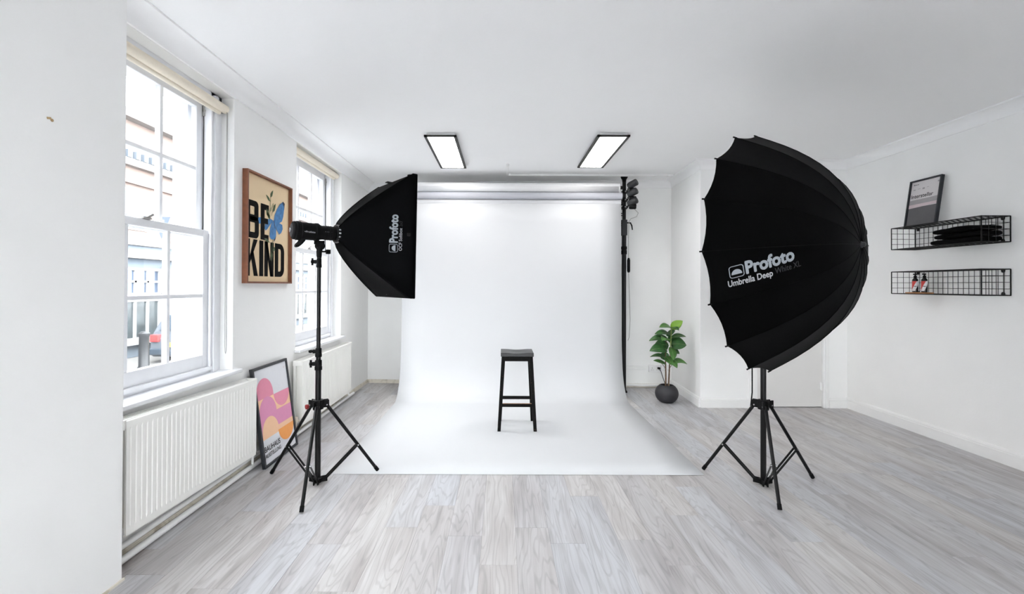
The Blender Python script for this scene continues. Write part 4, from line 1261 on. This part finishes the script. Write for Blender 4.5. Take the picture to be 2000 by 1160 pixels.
def iq(u, v, t): return fq(lerp(fb, FWd - fb, u), lerp(fb, FHt - fb, v), 0.0004 + t)
flat_poly(ip, [rect(0, 1, 0.0, 0.415)], 'p_grey3', 'dark_field', iq, 0)
flat_poly(ip, [[(0, 0.40), (1, 0.43), (1, 0.49), (0, 0.48)]], 'p_blush', 'pale_band', iq, 0.0003)
flat_poly(ip, [[(0, 0.48), (1, 0.49), (1, 0.60), (0, 0.58)]], 'p_grey2', 'grey_band', iq, 0.0003)
vs, fs, _ = text2d('Interstellar', 0.01)
MB().add([iq(lerp(0.04, 0.80, x), 0.625 + y * 0.085, 0.0006) for x, y in vs], fs).build('lettering', 'ink', ip)
flat_poly(ip, [rect(0.08, 0.13, 0.925, 0.94), rect(0.15, 0.19, 0.925, 0.937), rect(0.21, 0.25, 0.925, 0.937)], 'ink', 'credit_marks', iq, 0.0004)
flat_poly(ip, [rect(0.08, 0.16, 0.81, 0.83), rect(0.24, 0.33, 0.825, 0.835), rect(0.4, 0.48, 0.805, 0.84), rect(0.55, 0.62, 0.83, 0.838), rect(0.9, 0.95, 0.90, 0.935)], 'p_grey2', 'small_print', iq, 0.0004)

# folded garments on the upper shelf
def garment(yc, xc, z0, ly_, lx_, h, seed, label, hump):
    r = random.Random(seed)
    mb = MB()
    n, mth = 18, 14
    rings = []
    ph = [r.random() * 6 for _ in range(4)]
    for i in range(n + 1):
        k = -1 + 2 * i / n
        e = (1 - abs(k) ** 9) ** 0.5
        ring = []
        for j in range(mth):
            a = 2 * PI * j / mth
            ca, sa = math.cos(a), math.sin(a)
            sx = math.copysign(abs(ca) ** 0.45, ca) * lx_ / 2 * (0.90 + 0.10 * e)
            sz = math.copysign(abs(sa) ** 0.6, sa) * h / 2 * max(e, 0.72)
            hz = hump * (0.5 + 0.5 * math.sin(2.1 * k + ph[0])) * (0.5 + 0.5 * sa)
            wob = 0.004 * math.sin(5 * k + ph[1] + 2 * ca) * (1 if sa > 0 else 0)
            ring.append(V(xc + sx + 0.004 * math.sin(4 * k + ph[2]), yc + k * ly_ / 2, z0 + h / 2 + sz + hz + wob))
        rings.append(ring)
    mb.rings(rings)
    return tag(mb.build('folded_garment', 'garment', None, smooth=True, origin=(xc, yc, z0)), label, 'clothing', 'folded black clothes on the upper shelf')
zz = 1.7452
garment(3.770, 3.826, zz, 0.42, 0.190, 0.044, 1, 'folded black garment at the bottom of the pile on the upper shelf', 0.0)
garment(3.752, 3.83, zz + 0.0468, 0.385, 0.184, 0.042, 2, 'folded black garment in the middle of the pile on the upper shelf', 0.0)
garment(3.760, 3.83, zz + 0.0922, 0.405, 0.186, 0.040, 3, 'folded black garment on top of the pile on the upper shelf', 0.012)

# bottles on a round board on the lower shelf
bz = 1.3265
bo = MB().lathe((3.825, 4.175, bz), (0, 0, 1), [(0, 0.094), (0.002, 0.098), (0.010, 0.098), (0.012, 0.095)], 32)
tag(bo.build('serving_board', 'board', None, smooth=True, origin=(3.825, 4.175, bz)), 'round honey coloured wooden board on the lower shelf', 'board')
def bottle(x, y, label):
    z = bz + 0.0125
    t = thing('spray_bottle', label, 'bottle', (x, y, z), 'bottles on the wooden board')
    MB().lathe((x, y, z), (0, 0, 1), [(0, 0.019), (0.003, 0.022), (0.105, 0.022), (0.118, 0.020), (0.128, 0.012), (0.133, 0.010)], 22).build('body', 'bottle', t, smooth=True)
    c = MB().lathe((x, y, z + 0.132), (0, 0, 1), [(0, 0.012), (0.018, 0.012), (0.02, 0.006), (0.028, 0.006)], 16)
    c.obox((x - 0.006, y - 0.004, z + 0.165), (0.016, 0.004, 0), (-0.001, 0.006, 0), (0, 0, 0.006))
    c.build('pump', 'black_plastic', t, smooth=True)
    rr = 0.0224
    def cyl_pt(a, h, q=0.0):
        ang = math.radians(a)
        return V(x + (rr + q) * math.cos(ang), y + (rr + q) * math.sin(ang), z + h)
    base_a = math.degrees(math.atan2(-y, -x))
    def strip(lo, hi, m, nm, q):
        """lo/hi: functions of k giving heights"""
        gr = [[cyl_pt(base_a + lerp(-85, 85, i / 16), lo(i / 16), q), cyl_pt(base_a + lerp(-85, 85, i / 16), hi(i / 16), q)] for i in range(17)]
        mb = MB(); mb.sheet([list(g) for g in gr]); mb.build(nm, m, t, smooth=True)
    cl = lambda v: min(max(v, 0.012), 0.102)
    # camera sees angle increasing to the right; white diagonal between red above-left and black below-right
    strip(lambda k: cl(0.028 + 0.10 * (k - 0.3)), lambda k: 0.102, 'label_red', 'red_label', 0.0)
    strip(lambda k: cl(-0.01 + 0.15 * (k - 0.32)), lambda k: cl(0.052 + 0.15 * (k - 0.32)), 'label_white', 'white_label', 0.0003)
    tx = MB(); tx.sheet([[cyl_pt(base_a + a, 0.052, 0.0006), cyl_pt(base_a + a, 0.057, 0.0006)] for a in range(-25, 35, 10)])
    tx.build('label_line', 'ink', t)
    return t
bottle(3.815, 4.205, 'black pump bottle with red and white label, farther left on the round board')
bottle(3.835, 4.135, 'black pump bottle with red and white label, nearer right on the round board')

# --- potted plant
PX0, PY0_ = 1.972, 5.455
pl_ = thing('potted_plant', 'leafy green plant with two stems in a round black pot', 'plant', (PX0, PY0_, 0))
prof = []
for i in range(0, 17):
    a = math.radians(lerp(-62, 58, i / 16))
    prof.append((0.105 + 0.118 * math.sin(a), 0.013 + 0.121 * math.cos(a)))
z0p = prof[0][0]
prof = [((z - z0p) * 1.0, r) for z, r in prof]
zt = prof[-1][0]; rt = prof[-1][1]
prof += [(zt + 0.002, rt - 0.006), (zt - 0.012, rt - 0.010), (zt - 0.03, rt - 0.004)]
pot = MB().lathe((PX0, PY0_, 0.001), (0, 0, 1), prof, 36)
pot.build('pot', 'pot', pl_, smooth=True)
MB().lathe((PX0, PY0_, zt - 0.03), (0, 0, 1), [(0, rt - 0.002), (0.006, rt - 0.006), (0.010, 0.03)], 24).build('soil', 'soil', pl_, smooth=True)
sA = [(PX0 - 0.012, PY0_, 0.17), (PX0 - 0.010, PY0_ + 0.005, 0.35), (PX0 - 0.012, PY0_ + 0.01, 0.55), (PX0 + 0.0, PY0_ + 0.02, 0.74)]
sB = [(PX0 + 0.018, PY0_ - 0.01, 0.17), (PX0 + 0.024, PY0_ - 0.015, 0.36), (PX0 + 0.035, PY0_ - 0.02, 0.58), (PX0 + 0.045, PY0_ - 0.02, 0.80), (PX0 + 0.05, PY0_ - 0.015, 0.90)]
MB().tube(sA, [0.011, 0.009, 0.007, 0.005], 8).build('stem', 'bark', pl_, smooth=True)
MB().tube(sB[:3], [0.011, 0.009, 0.008], 8).build('stem', 'bark', pl_, smooth=True)
MB().tube(sB[2:], [0.008, 0.007, 0.005], 8).build('green_stem', 'green_stem', pl_, smooth=True)
def leaf(p0, p1, width_, m, arch_, face=(0, -0.25, 1), fold=0.18, wavy=0.0):
    """blade from p0 to p1; face: direction the upper side looks to"""
    width = width_ * 1.25
    p0, p1 = V(p0), V(p1)
    d = p1 - p0; L = d.length; dn = d / L
    up = V(face); up = (up - dn * up.dot(dn)).normalized(); sd = dn.cross(up)
    n, mw = 10, 3
    gr = []
    for i in range(n + 1):
        t = i / n
        w = width / 2 * (math.sin(PI * min(1, 0.06 + t * 0.94) ** 0.85) ** 0.75 if t < 1 else 0.0)
        w = max(w, 0.002)
        c = p0 + d * t + up * (arch_ * 4 * t * (1 - t) - 0.25 * arch_ * t)
        row = []
        for j in range(-mw, mw + 1):
            s = j / mw
            row.append(c + sd * (w * s) + up * (fold * w * abs(s) + wavy * math.sin(9 * t + 3 * s) * abs(s)))
        gr.append(row)
    mb = MB(); mb.sheet(gr)
    o = mb.build('leaf', m, pl_, smooth=True)
    md = o.modifiers.new('thickness', 'SOLIDIFY'); md.thickness = 0.0012
    MB().tube([p0 - dn * 0.012 - V(0, 0, 0.006)] + [p0 + d * t + up * (arch_ * 4 * t * (1 - t) - 0.25 * arch_ * t + 0.001) for t in (0, 0.25, 0.5, 0.75, 0.95)], 0.0016, 5).build('midrib', 'vein', o, smooth=True)
def Lp(px, py, dy=0.0):
    """pot-relative metres from the picture of the plant: x right of the pot centre, z height"""
    return V(PX0 + px, PY0_ + dy, py)
for a in (
    ((0.055, 0.885, 0), (0.170, 0.975, -0.05), 0.085, 'leaf_c', 0.015, (0.35, -0.8, 0.5)),
    ((0.045, 0.895, 0), (-0.105, 0.900, -0.05), 0.085, 'leaf_b', 0.02, (0, -0.55, 1)),
    ((0.05, 0.885, 0), (0.105, 0.870, -0.10), 0.075, 'leaf_a', 0.02, (0, -0.4, 1)),
    ((0.045, 0.86, 0.02), (0.07, 0.78, 0.08), 0.10, 'leaf_a', 0.0, (0.1, -1, 0.2)),
    ((0.04, 0.80, 0.01), (-0.155, 0.822, -0.04), 0.085, 'leaf_a', 0.03, (0, -0.6, 1)),
    ((0.055, 0.77, 0), (0.215, 0.790, -0.04), 0.075, 'leaf_a', 0.02, (0, -0.5, 1)),
    ((0.02, 0.745, 0), (-0.220, 0.742, -0.03), 0.090, 'leaf_a', 0.04, (0, -0.7, 1)),
    ((0.00, 0.735, -0.02), (-0.10, 0.755, -0.13), 0.10, 'leaf_b', 0.03, (-0.1, -0.5, 1)),
    ((0.05, 0.69, -0.01), (0.212, 0.690, -0.06), 0.145, 'leaf_a', 0.02, (-0.25, -0.85, 0.8)),
    ((0.05, 0.70, 0.02), (0.16, 0.745, 0.08), 0.12, 'leaf_a', 0.03, (0, -0.6, 1)),
    ((-0.01, 0.63, -0.01), (-0.225, 0.625, -0.07), 0.120, 'leaf_a', 0.035, (0.25, -0.8, 0.9)),
    ((0.0, 0.68, 0.0), (-0.15, 0.655, 0.02), 0.110, 'leaf_a', 0.03, (0.1, -0.9, 0.7)),
    ((0.02, 0.70, 0.02), (-0.06, 0.62, 0.10), 0.11, 'leaf_a', 0.01, (-0.2, -1, 0.5)),
    ((0.035, 0.66, -0.03), (0.045, 0.52, -0.10), 0.085, 'leaf_b', 0.015, (0.25, -1, 0.3)),
    ((0.045, 0.61, 0), (0.135, 0.588, -0.05), 0.075, 'leaf_a', 0.02, (0, -0.7, 0.8)),
    ((0.0, 0.49, 0), (-0.205, 0.553, -0.03), 0.070, 'leaf_a', 0.05, (0.3, -0.5, 1)),
    ((-0.01, 0.455, 0), (-0.175, 0.505, -0.05), 0.060, 'leaf_b', 0.008, (0.3, -0.6, 1)),
    ((0.045, 0.455, 0), (0.225, 0.470, -0.05), 0.085, 'leaf_b', 0.045, (0, -0.5, 1)),
    ((0.03, 0.50, -0.01), (0.08, 0.43, -0.12), 0.07, 'leaf_b', 0.02, (0, -0.7, 0.7)),
    ((-0.01, 0.54, 0.01), (0.03, 0.46, -0.09), 0.08, 'leaf_b', 0.02, (-0.1, -0.8, 0.6)),
    ((0.02, 0.58, 0.03), (-0.03, 0.50, 0.1), 0.09, 'leaf_a', 0.02, (0, -1, 0.3)),
):
    leaf(Lp(*a[0]), Lp(*a[1]), *a[2:])
for p, q in (((-0.012, 0.40, 0), (-0.06, 0.46, 0)), ((0.026, 0.40, -0.01), (0.07, 0.47, -0.02))):
    MB().tube([Lp(*p), Lp(*q)], 0.003, 6).build('leaf_stalk', 'bark', pl_, smooth=True)

# --- wall sockets, plug, trunking and conduit
def back_y(x): return lerp(BKL.y, BKR.y, (x - BKL.x) / (BKR.x - BKL.x))
def socket(x0, x1, z0, z1, label):
    y = back_y((x0 + x1) / 2)
    t = thing('wall_socket', label, 'socket', ((x0 + x1) / 2, y, z0), 'white double wall sockets')
    MB().box(x0, x1, y - 0.030, y + 0.003, z0, z1).build('plate', 'socket', t, bevel=0.005)
    for i in (0, 1):
        c = lerp(x0, x1, 0.27 + 0.46 * i)
        s = MB()
        zc = z0 + (z1 - z0) * 0.42
        s.box(c - 0.003, c + 0.003, y - 0.0312, y - 0.029, zc + 0.012, zc + 0.022)
        for q in (-1, 1): s.box(c + q * 0.011 - 0.004, c + q * 0.011 + 0.004, y - 0.0312, y - 0.029, zc - 0.010, zc - 0.005)
        s.build('slots', 'slot', t)
        MB().box(c - 0.006, c + 0.006, y - 0.036, y - 0.029, z1 - 0.026, z1 - 0.010).build('rocker_switch', 'socket', t, bevel=0.002)
    return t
socket(2.002, 2.160, 0.212, 0.310, 'white double socket left of the plugged cable behind the plant')
socket(2.166, 2.306, 0.212, 0.310, 'white double socket in the corner behind the plant stems')
pg = thing('plug', 'black plug and cable running from the wall socket down behind the pot', 'plug', (2.128, 6.2, 0.27))
MB().box(2.112, 2.146, 6.165, 6.199, 0.258, 0.284).build('plug_body', 'black_plastic', pg, bevel=0.006)
MB().tube([(2.128, 6.16, 0.262), (2.140, 6.13, 0.235), (2.155, 6.10, 0.16), (2.17, 6.05, 0.08), (2.17, 5.95, 0.012), (2.1, 5.75, 0.008)], 0.0042, 8).build('cable', 'black_plastic', pg, smooth=True)
tr = MB(); tr.prism([(-1.2, back_y(-1.2) - 0.02), (2.0, back_y(2.0) - 0.02), (2.0, back_y(2.0)), (-1.2, back_y(-1.2))], lambda a, b, t: V(a, b, t), 0.243, 0.293)
tag(tr.build('cable_trunking', 'gloss_white', None, bevel=0.003, origin=(0.4, 6.3, 0.24)), 'flat white cable trunking along the back wall beside the sockets', 'trunking')
tp = MB().tube([(1.3, back_y(1.3) - 0.03, 0.035), (2.27, back_y(2.27) - 0.03, 0.035)], 0.018, 10)
tag(tp.build('floor_pipe', 'gloss_white', None, smooth=True, origin=(1.8, 6.2, 0.015)), 'white pipe along the floor of the back wall behind the plant', 'pipe')
cd = thing('ceiling_conduit', 'thin white conduit on the ceiling above the paper rolls', 'conduit', (0.06, 5.86, ZC))
MB().box(0.05, 2.20, 5.845, 5.875, ZC - 0.026, ZC).build('long_run', 'gloss_white', cd, bevel=0.004)
MB().box(0.045, 0.075, 5.37, 5.86, ZC - 0.024, ZC).build('short_run', 'gloss_white', cd, bevel=0.004)
cl = MB()
for x in (0.09, 0.51, 1.97, 2.14):
    cl.box(x - 0.014, x + 0.014, 5.835, 5.885, ZC - 0.03, ZC)
cl.build('clips', 'gloss_white', cd, bevel=0.003)

# ================================================================= THE STREET OUTSIDE
ZG = -0.80
XS = -11.0
struct(MB().box(-40, 40, -60, 70, ZG - 0.2, ZG - 0.1).build('ground', 'road'))
struct(MB().box(XS, XS + 2.6, -25, 70, ZG - 0.1, ZG).build('pavement', 'pave'))
bl = thing('street_building', 'pale brick building with blue grey shopfront across the street', 'building', (XS, 20, ZG))
MB().box(XS - 6, XS, -20, 60, 2.65, 6.3).build('upper_wall', 'brick_out', bl)
MB().box(XS - 6, XS - 0.02, -20, 60, ZG, 2.65).build('shop_wall', 'blue_out', bl)
for z0, z1, x, m, nm in ((2.15, 2.32, 0.28, 'stone_out', 'shop_cornice'), (2.55, 2.68, 0.10, 'stone_out', 'fascia_moulding'), (4.35, 4.50, 0.12, 'brick_out', 'string_course'), (4.85, 5.05, 0.2, 'stone_out', 'string_course'), (6.2, 6.45, 0.3, 'stone_out', 'parapet')):
    MB().box(XS - 0.05, XS + x, -20, 60, z0, z1).build(nm, m, bl)
dt = MB()
for i in range(120):
    y = 6 + i * 0.3
    dt.box(XS, XS + 0.12, y, y + 0.16, 5.10, 5.32)
o = dt.build('dentil_row', 'blue_out', bl); o['kind'] = 'stuff'
y = 8.0
while y < 36:
    for z0, z1, m in ((1.12, 1.80, 'pane_out'), (-0.22, 0.86, 'pane_low')):
        fr = MB()
        W = 2.0
        fr.box(XS - 0.03, XS + 0.06, y, y + W, z0 - 0.09, z0); fr.box(XS - 0.03, XS + 0.06, y, y + W, z1, z1 + 0.07)
        for i in range(5):
            a = y + (W - 0.08) * i / 4
            fr.box(XS - 0.03, XS + (0.10 if i in (0, 4) else 0.05), a, a + 0.08 + (0.06 if i in (0, 4) else 0), z0, z1)
        if m == 'pane_out':
            fr.box(XS - 0.03, XS + 0.05, y, y + W, (z0 + z1) / 2 - 0.03, (z0 + z1) / 2 + 0.03)
        fo = fr.build('shop_window', 'trim_out', bl)
        for i in range(4):
            a = y + (W - 0.08) * i / 4 + 0.08; b = y + (W - 0.08) * (i + 1) / 4
            MB().box(XS - 0.02, XS + 0.005, a, b, z0, z1).build('pane', m, fo)
    MB().box(XS - 0.03, XS + 0.12, y - 0.22, y - 0.02, ZG, 1.95).build('pilaster', 'trim_out', bl)
    MB().box(XS - 0.03, XS + 0.14, y, y + 2.0, -0.42, -0.31).build('window_sill', 'trim_out', bl)
    wu = MB(); wu.box(XS - 0.03, XS + 0.04, y + 0.5, y + 1.5, 3.0, 4.2)
    wo = wu.build('upper_window', 'trim_out', bl)
    MB().box(XS, XS + 0.05, y + 0.58, y + 1.42, 3.08, 4.12).build('pane', 'pane_out', wo)
    y += 2.3
def car(x, y, m, label):
    """parked along the street, tail towards the camera"""
    t = thing('parked_car', label, 'car', (x, y, ZG - 0.1), 'cars parked across the street')
    z = ZG - 0.1
    side = [(0, 0.35), (0.05, 0.75), (0.15, 0.95), (0.55, 1.40), (1.9, 1.46), (2.6, 1.0), (3.7, 0.85), (3.95, 0.6), (3.95, 0.3), (0.1, 0.25)]
    b = MB(); b.prism(side, lambda p, q, r: V(x + r, y + p, z + q), -0.82, 0.82)
    b.build('body', m, t, bevel=0.09, segs=3)
    g = MB()
    g.prism([(0.16, 0.98), (0.50, 1.36), (0.52, 1.34), (0.20, 0.97)], lambda p, q, r: V(x + r, y + p - 0.02, z + q + 0.02), -0.62, 0.62)
    g.prism([(0.50, 0.98), (0.75, 1.32), (1.8, 1.36), (2.3, 0.98)], lambda p, q, r: V(x + r, y + p, z + q), 0.80, 0.835)
    g.build('windows', 'car_glass', t)
    for p in (0.8, 3.15):
        for s in (-1, 1):
            MB().cyl((x + s * 0.72, y + p, z + 0.31), (x + s * 0.86, y + p, z + 0.31), 0.31, n=20).build('wheel', 'tyre', t, smooth=True)
    for s in (-1, 1):
        MB().box(x + s * 0.66 - 0.12, x + s * 0.66 + 0.12, y - 0.02, y + 0.12, z + 0.68, z + 0.88).build('tail_lamp', 'tail_red', t, bevel=0.02)
    MB().box(x - 0.26, x + 0.26, y - 0.03, y + 0.06, z + 0.55, z + 0.66).build('number_plate', 'plate_yellow', t)
    MB().box(x - 0.78, x + 0.78, y - 0.06, y + 0.1, z + 0.32, z + 0.5).build('bumper', 'car_glass', t, bevel=0.03)
car(-9.0, 12.65, 'car_silver', 'silver car with red tail lamps parked across the street, nearer window')
car(-8.6, 22.5, 'car_blue', 'blue car parked farther down the street, seen through the far window')
bo_ = MB().lathe((-9.35, 11.9, ZG), (0, 0, 1), [(0, 0.14), (0.02, 0.14), (0.05, 0.12), (0.80, 0.11), (0.84, 0.13), (0.90, 0.13), (0.95, 0.07)], 16)
tag(bo_.build('bollard', 'charcoal', None, smooth=True, origin=(-9.35, 11.9, ZG)), 'dark grey bollard on the far pavement', 'bollard')
# bunting across the street
bt = thing('bunting', 'string of blue triangular flags hung across the street', 'bunting', (-6, 7.5, 2.9))
s0, s1 = V(-10.9, 9.0, 3.3), V(-2.3, 10.2, 3.4)
pts = [lerp(s0, s1, i / 16) + V(0, 0, -0.55 * math.sin(PI * i / 16)) for i in range(17)]
MB().tube(pts, 0.012, 5).build('cord', 'string', bt, smooth=True)
for i in range(1, 16, 2):
    p = pts[i]; dd = (pts[i + 1] - pts[i - 1]).normalized()
    fl = MB(); fl.prism([(-0.17, 0), (0.17, 0), (0.0, -0.48)], lambda a, b, q: p + dd * a + V(0, 0, b) + V(-dd.y, dd.x, 0) * q, -0.004, 0.004)
    fo = fl.build('flag', 'flag_blue', bt)
    st = MB()
    for k in range(6):
        a = math.radians(60 * k)
        st.prism([(0, -0.012), (0.075, -0.018), (0.09, 0), (0.075, 0.018), (0, 0.012)], lambda u, v, q: p + dd * (u * math.cos(a) - v * math.sin(a)) + V(0, 0, -0.15 + u * math.sin(a) + v * math.cos(a)) + V(-dd.y, dd.x, 0) * q, -0.007, 0.007)
    st.build('star', 'print_white', fo)
